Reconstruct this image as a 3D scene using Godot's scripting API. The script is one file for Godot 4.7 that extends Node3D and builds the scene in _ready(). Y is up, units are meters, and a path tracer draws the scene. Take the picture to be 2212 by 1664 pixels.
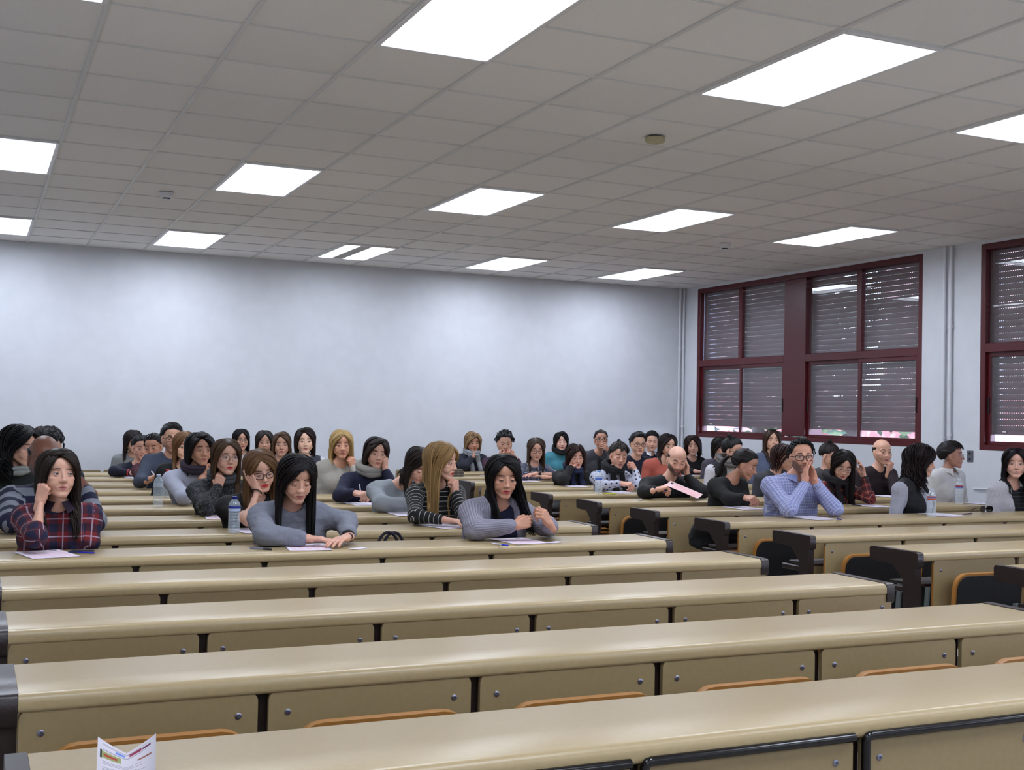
extends Node3D
# A lecture hall: students sit an exam behind long tan benches, shuttered red windows on the right.

const CAM := Vector3(0, 1.43, 0)
const FOCAL := 2569.8            # pixels, for the 2212 x 1664 frame
const CEIL := 3.175
const XL := -1.62
const XR := 8.79
const ZB := -13.796
const ZF := 4.2
const DESK := 0.74
const TILE := 0.6

var cam_basis: Basis
var mats := {}
var grains := {}
var used := {}
var rng := RandomNumberGenerator.new()
var noise := FastNoiseLite.new()

# ---------------------------------------------------------------- mesh collector
class MB:
	var v := PackedVector3Array()
	var n := PackedVector3Array()
	var c := PackedColorArray()
	var uv := PackedVector2Array()
	var ix := PackedInt32Array()
	var tint := Color(1, 1, 1)
	var colored := false
	var mapped := false

	func vert(p: Vector3, nn: Vector3, t := Vector2.ZERO) -> int:
		v.append(p); n.append(nn); uv.append(t); c.append(tint)
		return v.size() - 1

	# corners run counter-clockwise seen from outside
	func quad(a: Vector3, b: Vector3, d: Vector3, e: Vector3) -> void:
		var nn := (b - a).cross(d - a).normalized()
		var i := vert(a, nn); vert(b, nn); vert(d, nn); vert(e, nn)
		ix.append_array([i, i + 2, i + 1, i, i + 3, i + 2])

	func poly(pts: Array, away: Vector3) -> void:
		var m := Vector3.ZERO
		for p in pts: m += p
		m /= pts.size()
		var nn: Vector3 = (pts[1] - pts[0]).cross(pts[2] - pts[0]).normalized()
		if nn.dot(m - away) < 0:
			pts = pts.duplicate(); pts.reverse(); nn = -nn
		var i := v.size()
		for p in pts: vert(p, nn)
		for k in range(1, pts.size() - 1): ix.append_array([i, i + k + 1, i + k])

	func box(at: Vector3, size: Vector3, bevel := 0.0, basis := Basis.IDENTITY) -> void:
		var h := size * 0.5
		var b := minf(bevel, minf(h.x, minf(h.y, h.z)) * 0.98)
		var P := []
		for sx in [-1.0, 1.0]:
			for sy in [-1.0, 1.0]:
				for sz in [-1.0, 1.0]:
					P.append([at + basis * Vector3(sx * h.x, sy * (h.y - b), sz * (h.z - b)), at + basis * Vector3(sx * (h.x - b), sy * h.y, sz * (h.z - b)), at + basis * Vector3(sx * (h.x - b), sy * (h.y - b), sz * h.z)])
		for f in [[0, 0, 1, 3, 2], [0, 4, 5, 7, 6], [1, 0, 1, 5, 4], [1, 2, 3, 7, 6], [2, 0, 2, 6, 4], [2, 1, 3, 7, 5]]:
			poly([P[f[1]][f[0]], P[f[2]][f[0]], P[f[3]][f[0]], P[f[4]][f[0]]], at)
		if b > 0.0:
			for e in [[0, 1, 0, 1], [0, 1, 2, 3], [0, 1, 4, 5], [0, 1, 6, 7], [0, 2, 0, 2], [0, 2, 1, 3], [0, 2, 4, 6], [0, 2, 5, 7], [1, 2, 0, 4], [1, 2, 1, 5], [1, 2, 2, 6], [1, 2, 3, 7]]:
				poly([P[e[2]][e[0]], P[e[3]][e[0]], P[e[3]][e[1]], P[e[2]][e[1]]], at)
			for k in 8: poly([P[k][0], P[k][1], P[k][2]], at)

	# closed outline in a plane (points run counter-clockwise in u,w), pushed along du x dw from t0 to t1
	func prism(pts: PackedVector2Array, o: Vector3, du: Vector3, dw: Vector3, t0: float, t1: float, soft := 50.0) -> void:
		var ax := du.cross(dw).normalized()
		var m := pts.size()
		var area := 0.0
		for k in m: area += pts[k].cross(pts[(k + 1) % m])
		if area < 0: pts = pts.duplicate(); pts.reverse()
		var en := []
		for k in m:
			var d := pts[(k + 1) % m] - pts[k]
			en.append(Vector2(d.y, -d.x).normalized())
		var lim := cos(deg_to_rad(soft))
		for k in m:
			var a := pts[k]; var b := pts[(k + 1) % m]
			var na: Vector2 = en[k]; var nb: Vector2 = en[k]
			if en[k].dot(en[(k + m - 1) % m]) > lim: na = (en[k] + en[(k + m - 1) % m]).normalized()
			if en[k].dot(en[(k + 1) % m]) > lim: nb = (en[k] + en[(k + 1) % m]).normalized()
			var pa := o + du * a.x + dw * a.y; var pb := o + du * b.x + dw * b.y
			var va := (du * na.x + dw * na.y).normalized(); var vb := (du * nb.x + dw * nb.y).normalized()
			var i := vert(pa + ax * t0, va); vert(pb + ax * t0, vb); vert(pb + ax * t1, vb); vert(pa + ax * t1, va)
			ix.append_array([i, i + 2, i + 1, i, i + 3, i + 2])
		var tri := Geometry2D.triangulate_polygon(pts)
		for side in 2:
			var i := v.size()
			var t := t1 if side else t0
			for p in pts: vert(o + du * p.x + dw * p.y + ax * t, ax if side else -ax)
			for k in range(0, tri.size(), 3):
				var a := tri[k]; var b := tri[k + 1]; var d := tri[k + 2]
				var ccw := (pts[b] - pts[a]).cross(pts[d] - pts[a]) > 0
				if ccw == (side == 1): ix.append_array([i + a, i + d, i + b])
				else: ix.append_array([i + a, i + b, i + d])

	# round rope through points; radii per point; flat squashes it along "side"
	func tube(pts: PackedVector3Array, rad: PackedFloat32Array, sides := 8, closed := false, flat := 1.0, side := Vector3.ZERO, caps := true) -> void:
		var m := pts.size()
		var first := v.size()
		var up := Vector3.UP
		var t0 := (pts[1] - pts[0]).normalized()
		if side != Vector3.ZERO: up = side
		elif absf(t0.dot(up)) > 0.9: up = Vector3.RIGHT
		var across := (up - t0 * up.dot(t0)).normalized()
		var run := 0.0
		for k in m:
			var t: Vector3
			if closed: t = (pts[(k + 1) % m] - pts[(k + m - 1) % m]).normalized()
			else: t = (pts[mini(k + 1, m - 1)] - pts[maxi(k - 1, 0)]).normalized()
			across = (across - t * across.dot(t)).normalized()
			var b := t.cross(across)
			if k > 0: run += pts[k].distance_to(pts[k - 1])
			for s in sides:
				var an := TAU * s / sides
				var d := across * cos(an) * flat + b * sin(an)
				var nn := (across * cos(an) / flat + b * sin(an)).normalized()
				vert(pts[k] + d * rad[k], nn, Vector2(float(s) / sides, run))
		var rings := m if closed else m - 1
		for k in rings:
			var a := first + k * sides; var b2 := first + ((k + 1) % m) * sides
			for s in sides:
				var s2 := (s + 1) % sides
				ix.append_array([a + s, b2 + s, a + s2, a + s2, b2 + s, b2 + s2])
		if caps and not closed:
			for e in 2:
				var k := 0 if e == 0 else m - 1
				var t := (pts[0] - pts[1]).normalized() if e == 0 else (pts[m - 1] - pts[m - 2]).normalized()
				var ci := vert(pts[k], t)
				var base := first + k * sides
				var i := v.size()
				for s in sides: vert(v[base + s], t)
				for s in sides:
					if e == 0: ix.append_array([ci, i + s, i + (s + 1) % sides])
					else: ix.append_array([ci, i + (s + 1) % sides, i + s])

	# profile of (radius, height), turned round the y axis of a transform
	func lathe(prof: PackedVector2Array, sides: int, at := Transform3D.IDENTITY, soft := 50.0) -> void:
		var m := prof.size()
		var lim := cos(deg_to_rad(soft))
		var en := []
		for k in m - 1:
			var d := prof[k + 1] - prof[k]
			en.append(Vector2(d.y, -d.x).normalized())
		for k in m - 1:
			var na: Vector2 = en[k]; var nb: Vector2 = en[k]
			if k > 0 and en[k].dot(en[k - 1]) > lim: na = (en[k] + en[k - 1]).normalized()
			if k < m - 2 and en[k].dot(en[k + 1]) > lim: nb = (en[k] + en[k + 1]).normalized()
			var i := v.size()
			for s in sides + 1:
				var an := TAU * s / sides
				var d := Vector3(cos(an), 0, -sin(an))
				vert(at * (d * prof[k].x + Vector3(0, prof[k].y, 0)), at.basis * (d * na.x + Vector3(0, na.y, 0)).normalized(), Vector2(float(s) / sides, float(k) / (m - 1)))
				vert(at * (d * prof[k + 1].x + Vector3(0, prof[k + 1].y, 0)), at.basis * (d * nb.x + Vector3(0, nb.y, 0)).normalized(), Vector2(float(s) / sides, float(k + 1) / (m - 1)))
			for s in sides:
				var a := i + s * 2
				ix.append_array([a, a + 3, a + 2, a, a + 1, a + 3])

	func add(o: MB, t: Transform3D, color := Color(1, 1, 1, 0)) -> void:
		var i := v.size()
		var nb := t.basis.inverse().transposed()
		var flip := t.basis.determinant() < 0
		v.append_array(t * o.v)
		for k in o.n.size(): n.append((nb * o.n[k]).normalized())
		uv.append_array(o.uv)
		if color.a > 0:
			for k in o.v.size(): c.append(color)
		else: c.append_array(o.c)
		for k in range(0, o.ix.size(), 3):
			if flip: ix.append_array([i + o.ix[k], i + o.ix[k + 2], i + o.ix[k + 1]])
			else: ix.append_array([i + o.ix[k], i + o.ix[k + 1], i + o.ix[k + 2]])

	func mesh() -> ArrayMesh:
		var a := []
		a.resize(Mesh.ARRAY_MAX)
		a[Mesh.ARRAY_VERTEX] = v
		a[Mesh.ARRAY_NORMAL] = n
		if colored: a[Mesh.ARRAY_COLOR] = c
		if mapped: a[Mesh.ARRAY_TEX_UV] = uv
		a[Mesh.ARRAY_INDEX] = ix
		var r := ArrayMesh.new()
		r.add_surface_from_arrays(Mesh.PRIMITIVE_TRIANGLES, a)
		return r

# ---------------------------------------------------------------- nodes, names, places
func numbered(called: String) -> String:
	var k: int = used.get(called, 0)
	used[called] = k + 1
	return called if k == 0 else "%s_%03d" % [called, k]

func put(called: String, shape, material: Material, parent: Node = self) -> MeshInstance3D:
	var o := MeshInstance3D.new()
	o.name = numbered(called) if parent == self else called
	o.mesh = shape.mesh() if shape is MB else shape
	o.material_override = null
	o.set_surface_override_material(0, material)
	parent.add_child(o, true)
	return o

func tag(o: Node, label: String, category: String, group := "") -> Node:
	o.set_meta("label", label); o.set_meta("category", category)
	if group: o.set_meta("group", group)
	return o

func thing(called: String, label: String, category: String, at := Vector3.ZERO, group := "") -> Node3D:
	var o := Node3D.new()
	o.name = numbered(called)
	add_child(o, true)
	o.position = at
	tag(o, label, category, group)
	return o

func structure(o: Node) -> Node:
	o.set_meta("kind", "structure")
	return o

func px(u: float, v: float, z: float) -> Vector3:      # the point at depth z behind a pixel of the photograph
	var d := cam_basis * Vector3(u - 1106.0, 832.0 - v, -FOCAL)
	return CAM + d * (z / d.z)

func py(u: float, v: float, y: float) -> Vector3:      # the point at height y behind a pixel
	var d := cam_basis * Vector3(u - 1106.0, 832.0 - v, -FOCAL)
	return CAM + d * ((y - CAM.y) / d.y)

func nose(n: int) -> float:                            # front edge of bench row n
	return -2.19 - 0.8795 * n

# ---------------------------------------------------------------- materials
func speckle(freq: float, lo: float, hi: float, octaves := 3, seed_ := 1, size := 256) -> NoiseTexture2D:
	var key := "speckle %s" % [[freq, lo, hi, octaves, seed_, size]]
	if grains.has(key): return grains[key]
	var f := FastNoiseLite.new()
	f.seed = seed_; f.frequency = freq; f.fractal_octaves = octaves
	var t := NoiseTexture2D.new()
	t.width = size; t.height = size; t.seamless = true; t.noise = f; t.normalize = true
	var g := Gradient.new()
	g.set_color(0, Color(lo, lo, lo)); g.set_color(1, Color(hi, hi, hi))
	t.color_ramp = g
	grains[key] = t
	return t

func bumps(freq: float, strength: float, seed_ := 3) -> NoiseTexture2D:
	var key := "bumps %s" % [[freq, strength, seed_]]
	if grains.has(key): return grains[key]
	var f := FastNoiseLite.new()
	f.seed = seed_; f.frequency = freq; f.fractal_octaves = 3
	var t := NoiseTexture2D.new()
	t.width = 256; t.height = 256; t.seamless = true; t.noise = f; t.as_normal_map = true; t.bump_strength = strength
	grains[key] = t
	return t

func paint(key: String, color: Color, rough := 0.6, metal := 0.0, grain: Texture2D = null, scale := 1.0, normal: Texture2D = null, nscale := 0.4) -> StandardMaterial3D:
	if mats.has(key): return mats[key]
	var m := StandardMaterial3D.new()
	m.albedo_color = color; m.roughness = rough; m.metallic = metal
	if grain or normal:
		m.uv1_triplanar = true
		m.uv1_scale = Vector3.ONE * scale
	if grain: m.albedo_texture = grain
	if normal:
		m.normal_enabled = true; m.normal_texture = normal; m.normal_scale = nscale
	mats[key] = m
	return m

func _ready() -> void:
	rng.seed = 20151; noise.seed = 7; noise.frequency = 1.0
	# camera
	cam_basis = Basis(Vector3.UP, -0.425005) * Basis(Vector3.RIGHT, 0.024435) * Basis(Vector3.BACK, 0.019661)
	var cam := Camera3D.new()
	cam.name = "camera"
	cam.transform = Transform3D(cam_basis, CAM)
	cam.fov = rad_to_deg(2.0 * atan(832.0 / FOCAL))
	cam.transform = Transform3D(cam_basis * Basis(Vector3.UP, -atan((1106.000000-1106.0)/FOCAL)) * Basis(Vector3.RIGHT, atan((832.0-832.000000)/FOCAL)), CAM); cam.fov = rad_to_deg(2.0*atan(832.0/FOCAL/1.000000))
	cam.near = 0.05; cam.far = 400.0
	add_child(cam)
	cam.current = true
	# sky, exposure
	var env := Environment.new()
	env.background_mode = Environment.BG_SKY
	var skm := ProceduralSkyMaterial.new()
	skm.sky_top_color = Color(0.55, 0.68, 0.92); skm.sky_horizon_color = Color(0.86, 0.9, 0.97)
	skm.ground_bottom_color = Color(0.35, 0.33, 0.3); skm.ground_horizon_color = Color(0.7, 0.7, 0.7)
	skm.sky_energy_multiplier = 4.0
	var sky := Sky.new()
	sky.sky_material = skm
	env.sky = sky
	env.ambient_light_source = Environment.AMBIENT_SOURCE_DISABLED
	env.tonemap_mode = Environment.TONE_MAPPER_LINEAR
	env.tonemap_exposure = 1.0
	env.sdfgi_enabled = true; env.ssao_enabled = true; env.ssil_enabled = true
	var we := WorldEnvironment.new()
	we.name = "environment"; we.environment = env
	add_child(we)
	# winter sun outside the windows
	var sun := DirectionalLight3D.new()
	sun.name = "sun"
	sun.light_color = Color(1.0, 0.93, 0.84); sun.light_energy = 6.0; sun.light_angular_distance = 0.6
	sun.shadow_enabled = true
	sun.transform = Transform3D(Basis.looking_at(Vector3(0.42, -0.85, -0.30)), Vector3(-14, 20, 0))
	add_child(sun)
	var cast := cast_list()
	mark_seats(cast)
	for k in [[4, 0, 3], [5, 1, 0], [7, 1, 0], [8, 1, 0], [9, 1, 0], [10, 1, 0]]: taken[[k[0], k[1]]].append(k[2])
	build_ceiling_lights()
	build_room()
	build_windows()
	build_outside()
	build_benches()
	build_fixtures()
	build_people(cast)
	build_props()

# ---------------------------------------------------------------- ceiling lights
const LIGHT_ENERGY := 3.2
const RECESS := 0.042
const LIGHT_TINT := Color(0.90, 0.935, 1.0)

func col_x(c: float) -> float: return 0.4835 + TILE * c
func row_z(r: float) -> float: return -(5.396 + TILE * r)

func light_cells() -> Array:
	var a := []
	for c in [-1, 2, 5, 8, 11]:
		for r in [11, 5, -2, -8, -14]: a.append(Vector2i(c, r))
	return a

func build_ceiling_lights() -> void:
	var frame_shape := MB.new()
	var w := 0.592; var l := 1.192; var b := 0.026
	for s in [-1.0, 1.0]:
		frame_shape.box(Vector3(s * (w - b) / 2, 0, 0), Vector3(b, 0.022, l), 0.003)
		frame_shape.box(Vector3(0, 0, s * (l - b) / 2), Vector3(w - 2 * b, 0.022, b), 0.003)
	for s in [-1.0, 1.0]:
		frame_shape.box(Vector3(s * (w / 2 - 0.004 - b / 2), RECESS / 2 + 0.01, 0), Vector3(0.004, RECESS + 0.02, l - b))
		frame_shape.box(Vector3(0, RECESS / 2 + 0.01, s * (l / 2 - 0.004 - b / 2)), Vector3(w - b, RECESS + 0.02, 0.004))
	frame_shape.box(Vector3(0, RECESS + 0.03, 0), Vector3(w - b, 0.02, l - b), 0.0)
	var fm := frame_shape.mesh()
	var glow := StandardMaterial3D.new()
	glow.albedo_color = Color(0.9, 0.92, 0.94); glow.roughness = 0.5
	glow.emission_enabled = true; glow.emission = LIGHT_TINT; glow.emission_energy_multiplier = 1.7
	var dark := paint("dead tube cover", Color(0.62, 0.6, 0.56), 0.5)
	var metal := paint("white lamp metal", Color(0.86, 0.86, 0.86), 0.35)
	var panel := MB.new()
	panel.box(Vector3.ZERO, Vector3(w - 2 * b, 0.008, l - 2 * b), 0.002)
	var pm := panel.mesh()
	for cell in light_cells():
		var at := Vector3(col_x(cell.x + 0.5), CEIL, row_z(cell.y + 1.0))
		var broken: bool = cell == Vector2i(5, 11)
		var o: Node3D
		if broken: o = thing("ceiling_light", "recessed ceiling light with a dark unlit middle strip", "ceiling light", at, "recessed ceiling lights")
		elif cell.y == 11: o = thing("ceiling_light", "glowing recessed ceiling light in the row along the back wall", "ceiling light", at, "recessed ceiling lights")
		else: o = thing("ceiling_light", "glowing white rectangular light panel recessed in the tiled ceiling", "ceiling light", at, "recessed ceiling lights")
		put("frame", fm, metal, o)
		if broken:
			for k in 3:
				var strip := MB.new()
				var ww := [0.17, 0.13, 0.24]
				var xx := [-0.185, -0.035, 0.15]
				strip.box(Vector3(xx[k], RECESS if k != 1 else 0.0, 0), Vector3(ww[k], 0.008, l - 2 * b), 0.002)
				put("diffuser" if k != 1 else "unlit_strip", strip, glow if k != 1 else dark, o)
		else:
			var d := put("diffuser", pm, glow, o)
			d.position.y = RECESS
		var lamp := AreaLight3D.new()
		lamp.name = "lamp"
		lamp.area_size = Vector2(w - 2 * b, l - 2 * b)
		lamp.light_color = LIGHT_TINT
		lamp.light_energy = LIGHT_ENERGY * (0.72 if broken else 1.0)
		lamp.area_range = 30.0; lamp.area_attenuation = 2.0
		lamp.shadow_enabled = true
		lamp.position = Vector3(0, RECESS - 0.012, 0)
		lamp.rotation_degrees = Vector3(-90, 0, 0)
		o.add_child(lamp, true)

# ---------------------------------------------------------------- room shell
func build_room() -> void:
	var wall_mat := paint("wall", Color(0.84, 0.85, 0.87), 0.7, 0.0, speckle(0.02, 0.97, 1.0, 4, 5), 0.7, bumps(0.3, 2.0), 0.04)
	var floor_mat := paint("floor", Color(0.74, 0.71, 0.67), 0.45, 0.0, speckle(0.35, 0.7, 1.0, 2, 9), 1.5)
	var T := 0.2
	var m := MB.new()
	m.box(Vector3((XL + XR) / 2, -T / 2, (ZB + ZF) / 2), Vector3(XR - XL + 2 * T, T, ZF - ZB + 2 * T))
	structure(put("floor", m, floor_mat))
	m = MB.new()
	m.box(Vector3((XL + XR) / 2, CEIL / 2 + 0.2, ZB - T / 2), Vector3(XR - XL + 2 * T, CEIL + 0.4, T))
	structure(put("wall_back", m, wall_mat))
	m = MB.new()
	m.box(Vector3((XL + XR) / 2, CEIL / 2 + 0.2, ZF + T / 2), Vector3(XR - XL + 2 * T, CEIL + 0.4, T))
	structure(put("wall_front", m, wall_mat))
	m = MB.new()
	m.box(Vector3(XL - T / 2, CEIL / 2 + 0.2, (ZB + ZF) / 2), Vector3(T, CEIL + 0.4, ZF - ZB))
	structure(put("wall_left", m, wall_mat))
	# right wall: solid round the window openings
	m = MB.new()
	var D := 0.3
	var zs := [ZB]
	for w in windows():
		zs.append(w[0]); zs.append(w[1])
	zs.append(ZF)
	for k in range(0, zs.size(), 2):
		m.box(Vector3(XR + D / 2, CEIL / 2 + 0.2, (zs[k] + zs[k + 1]) / 2), Vector3(D, CEIL + 0.4, zs[k + 1] - zs[k]))
	for w in windows():
		m.box(Vector3(XR + D / 2, SILL / 2, (w[0] + w[1]) / 2), Vector3(D, SILL, w[1] - w[0]))
		m.box(Vector3(XR + D / 2, (HEAD + CEIL + 0.4) / 2, (w[0] + w[1]) / 2), Vector3(D, CEIL + 0.4 - HEAD, w[1] - w[0]))
	structure(put("wall_right", m, wall_mat))
	# ceiling: slab, T bars, tiles
	var ceiling := Node3D.new()
	ceiling.name = "ceiling"
	add_child(ceiling)
	structure(ceiling)
	m = MB.new()
	m.box(Vector3((XL + XR) / 2, CEIL + 0.5, (ZB + ZF) / 2), Vector3(XR - XL + 2 * T, 0.2, ZF - ZB + 2 * T))
	put("slab", m, wall_mat, ceiling)
	var bar := paint("ceiling bar", Color(0.82, 0.82, 0.81), 0.5)
	var c0 := -7; var c1 := 14; var r0 := -16; var r1 := 14
	for c in range(c0, c1 + 1):
		var x := col_x(c)
		if x < XL + 0.02 or x > XR: continue
		m = MB.new()
		m.box(Vector3(x, CEIL + 0.006, (ZB + ZF) / 2), Vector3(0.024, 0.016, ZF - ZB), 0.002)
		put("grid_bar", m, bar, ceiling)
	var lit := {}
	for cell in light_cells():
		lit[cell] = true; lit[cell + Vector2i(0, 1)] = true
	for r in range(r0, r1):
		var from := XL
		var c := c0
		while c <= c1:
			# a bar stops where it would run under the middle of a lamp
			var stop := lit.has(Vector2i(c, r)) and lit.has(Vector2i(c, r - 1))
			var x := minf(col_x(c), XR)
			if stop or c == c1:
				if not stop: x = XR
				if x - from > 0.03:
					m = MB.new()
					m.box(Vector3((from + x) / 2, CEIL + 0.008, row_z(r)), Vector3(x - from, 0.016, 0.013), 0.002)
					put("grid_bar", m, bar, ceiling)
				from = col_x(c + 1)
			c += 1
	var tile_mats := []
	for k in 3:
		tile_mats.append(paint("ceiling tile %d" % k, Color(0.94, 0.93, 0.915).darkened(0.012 * k), 0.9, 0.0, speckle(0.25, 0.93, 1.0, 2, 11 + k), 2.0, bumps(0.4, 3.0), 0.15))
	var shape := MB.new()
	shape.box(Vector3.ZERO, Vector3(TILE - 0.006, 0.014, TILE - 0.006), 0.003)
	var tile := shape.mesh()
	var rest := MB.new()
	for c in range(c0, c1):
		for r in range(r0, r1):
			if lit.has(Vector2i(c, r)): continue
			var x := col_x(c + 0.5); var z := row_z(r + 0.5)
			var x0 := maxf(x - 0.297, XL); var x1 := minf(x + 0.297, XR)
			var z0 := maxf(z - 0.297, ZB); var z1 := minf(z + 0.297, ZF)
			if x1 - x0 < 0.02 or z1 - z0 < 0.02: continue
			var whole := x1 - x0 > 0.59 and z1 - z0 > 0.59
			var d := (Vector3(x, CEIL, z) - CAM) * cam_basis
			var seen := d.z < 0 and absf(d.x / -d.z) < 1150 / FOCAL and absf(d.y / -d.z) < 880 / FOCAL
			if seen:
				if whole:
					var o := put("tile", tile, tile_mats[posmod(c * 5 + r * 3 + c * r, 3)], ceiling)
					o.position = Vector3(x, CEIL + 0.0135, z)
				else:
					m = MB.new()
					m.box(Vector3((x0 + x1) / 2, CEIL + 0.0135, (z0 + z1) / 2), Vector3(x1 - x0, 0.014, z1 - z0), 0.003)
					put("tile", m, tile_mats[0], ceiling)
			else:
				rest.box(Vector3((x0 + x1) / 2, CEIL + 0.0135, (z0 + z1) / 2), Vector3(x1 - x0, 0.014, z1 - z0), 0.003)
	var far := put("tile_field", rest, tile_mats[0], ceiling)
	far.set_meta("kind", "stuff")

# ---------------------------------------------------------------- windows with roller shutters
const SILL := 1.175
const HEAD := 3.15
func windows() -> Array: return [[-13.45, -9.31], [-8.54, -4.4], [-3.6, 0.54]]

func build_windows() -> void:
	var red := paint("window red", Color(0.33, 0.06, 0.09), 0.38, 0.0, speckle(0.05, 0.93, 1.0, 3, 21), 1.5)
	var dark := paint("window gasket", Color(0.05, 0.03, 0.035), 0.5)
	var slat_mat := paint("shutter slat", Color(0.36, 0.27, 0.295), 0.45)
	var tag_mat := paint("shutter stop", Color(0.9, 0.9, 0.86), 0.5)
	var glass := StandardMaterial3D.new()
	glass.albedo_color = Color(0.92, 0.96, 0.97, 0.06); glass.roughness = 0.0
	glass.transparency = BaseMaterial3D.TRANSPARENCY_ALPHA
	glass.metallic_specular = 0.6
	mats["pane glass"] = glass
	var count := 0
	var fd := 0.07       # depth of the frame
	var xc := XR + 0.035
	for w in windows():
		count += 1
		var win := Node3D.new()
		win.name = "window_%d" % count
		add_child(win)
		structure(win)
		var z0: float = w[0]; var z1: float = w[1]
		var zm := (z0 + z1) / 2
		var e := 0.06
		var bars := [
			["jamb", Vector3(xc, (SILL + HEAD) / 2, z0 + e / 2), Vector3(fd, HEAD - SILL, e)],
			["jamb", Vector3(xc, (SILL + HEAD) / 2, z1 - e / 2), Vector3(fd, HEAD - SILL, e)],
			["head_rail", Vector3(xc, HEAD - e / 2, zm), Vector3(fd, e, z1 - z0 - 2 * e)],
			["sill_rail", Vector3(xc, SILL + 0.025, zm), Vector3(fd + 0.01, 0.05, z1 - z0 - 2 * e)],
			["post", Vector3(XR + 0.13, (SILL + HEAD) / 2, zm), Vector3(0.26, HEAD - SILL - 2 * e, 0.40)],
		]
		for b in bars:
			var m := MB.new()
			m.box(b[1], b[2], 0.004)
			put(b[0], m, red, win)
		for half in 2:
			var a := z0 + e if half == 0 else zm + 0.2
			var b2 := zm - 0.2 if half == 0 else z1 - e
			var mid := (a + b2) / 2
			var m := MB.new()
			m.box(Vector3(xc, 2.15, mid), Vector3(fd, 0.085, b2 - a), 0.004)
			put("transom", m, red, win)
			m = MB.new()
			m.box(Vector3(xc, (2.19 + HEAD - e) / 2, mid), Vector3(fd * 0.8, HEAD - e - 2.19, 0.075), 0.004)
			put("mullion", m, red, win)
			# sliding sashes below, fixed lights above
			for k in 2:
				var p0 := a if k == 0 else mid
				var p1 := mid if k == 0 else b2
				for lv in 2:
					var y0 := SILL + 0.05 if lv == 0 else 2.19
					var y1 := 2.11 if lv == 0 else HEAD - e
					var xo := XR + (0.022 if (k == 1 and lv == 0) else 0.048)
					if lv == 0:
						m = MB.new()
						for q in [[Vector3(xo, (y0 + y1) / 2, p0 + 0.02), Vector3(0.024, y1 - y0, 0.04)], [Vector3(xo, (y0 + y1) / 2, p1 - 0.02), Vector3(0.024, y1 - y0, 0.04)], [Vector3(xo, y0 + 0.018, (p0 + p1) / 2), Vector3(0.024, 0.036, p1 - p0 - 0.08)], [Vector3(xo, y1 - 0.022, (p0 + p1) / 2), Vector3(0.024, 0.044, p1 - p0 - 0.08)]]:
							m.box(q[0], q[1], 0.003)
						var sash := put("sash", m, red, win)
						m = MB.new()
						m.box(Vector3(xo - 0.016, 1.6, p0 + 0.02 if k == 0 else p1 - 0.02), Vector3(0.014, 0.16, 0.018), 0.004)
						put("latch", m, dark, sash)
					m = MB.new()
					m.quad(Vector3(xo, y0 + 0.01, p0 + 0.01), Vector3(xo, y1 - 0.01, p0 + 0.01), Vector3(xo, y1 - 0.01, p1 - 0.01), Vector3(xo, y0 + 0.01, p1 - 0.01))
					put("pane", m, glass, win)
			# roller shutter of single slats outside the glass
			var wide := b2 - a + 0.06
			var pitch := 0.0585
			var prof := PackedVector2Array()
			for k in 7:
				var t := float(k) / 6.0
				prof.append(Vector2(-0.0022 * sin(t * PI), t * 0.0545))
			for k in 7:
				var t := 1.0 - float(k) / 6.0
				prof.append(Vector2(0.004 - 0.0022 * sin(t * PI), t * 0.0545))
			var s := MB.new()
			s.prism(prof, Vector3(0, 0, 0), Vector3.RIGHT, Vector3.UP, -wide / 2, wide / 2)
			var tooth := 0.0
			while tooth < wide:
				if tooth > wide - 0.09 or tooth < 0.09:
					s.box(Vector3(0.002, 0.0558, -wide / 2 + tooth), Vector3(0.003, 0.0062, 0.028))
				else:
					s.box(Vector3(0.002, 0.0558, -wide / 2 + tooth), Vector3(0.003, 0.0062, 0.0135))
				tooth += 0.027
			var slat := s.mesh()
			var shutter := Node3D.new()
			shutter.name = "roller_shutter"
			win.add_child(shutter, true)
			var y := 1.358 if count < 3 else 1.75      # the third window's shutters stand half open
			var bot := MB.new()
			bot.box(Vector3(XR + 0.112, y - 0.016, mid), Vector3(0.016, 0.034, wide), 0.004)
			bot.box(Vector3(XR + 0.098, y - 0.005, a + 0.16), Vector3(0.02, 0.016, 0.05), 0.003)
			put("bottom_bar", bot, slat_mat, shutter)
			var lab := MB.new()
			lab.box(Vector3(XR + 0.092, y - 0.005, a + 0.16), Vector3(0.012, 0.014, 0.045), 0.003)
			put("stop_block", lab, tag_mat, shutter)
			while y < HEAD + 0.02:
				var o := put("slat", slat, slat_mat, shutter)
				o.position = Vector3(XR + 0.11, y, mid)
				y += pitch
			for sd in [a - 0.01, b2 + 0.01]:
				m = MB.new()
				m.box(Vector3(XR + 0.11, (SILL + HEAD) / 2, sd), Vector3(0.05, HEAD - SILL, 0.03), 0.002)
				put("guide_rail", m, red, win)
		var m2 := MB.new()
		m2.box(Vector3(XR + 0.20, SILL + 0.006, zm), Vector3(0.26, 0.012, z1 - z0), 0.002)
		put("outer_sill", m2, paint("outer sill red", Color(0.55, 0.12, 0.13), 0.5), win)

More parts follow.
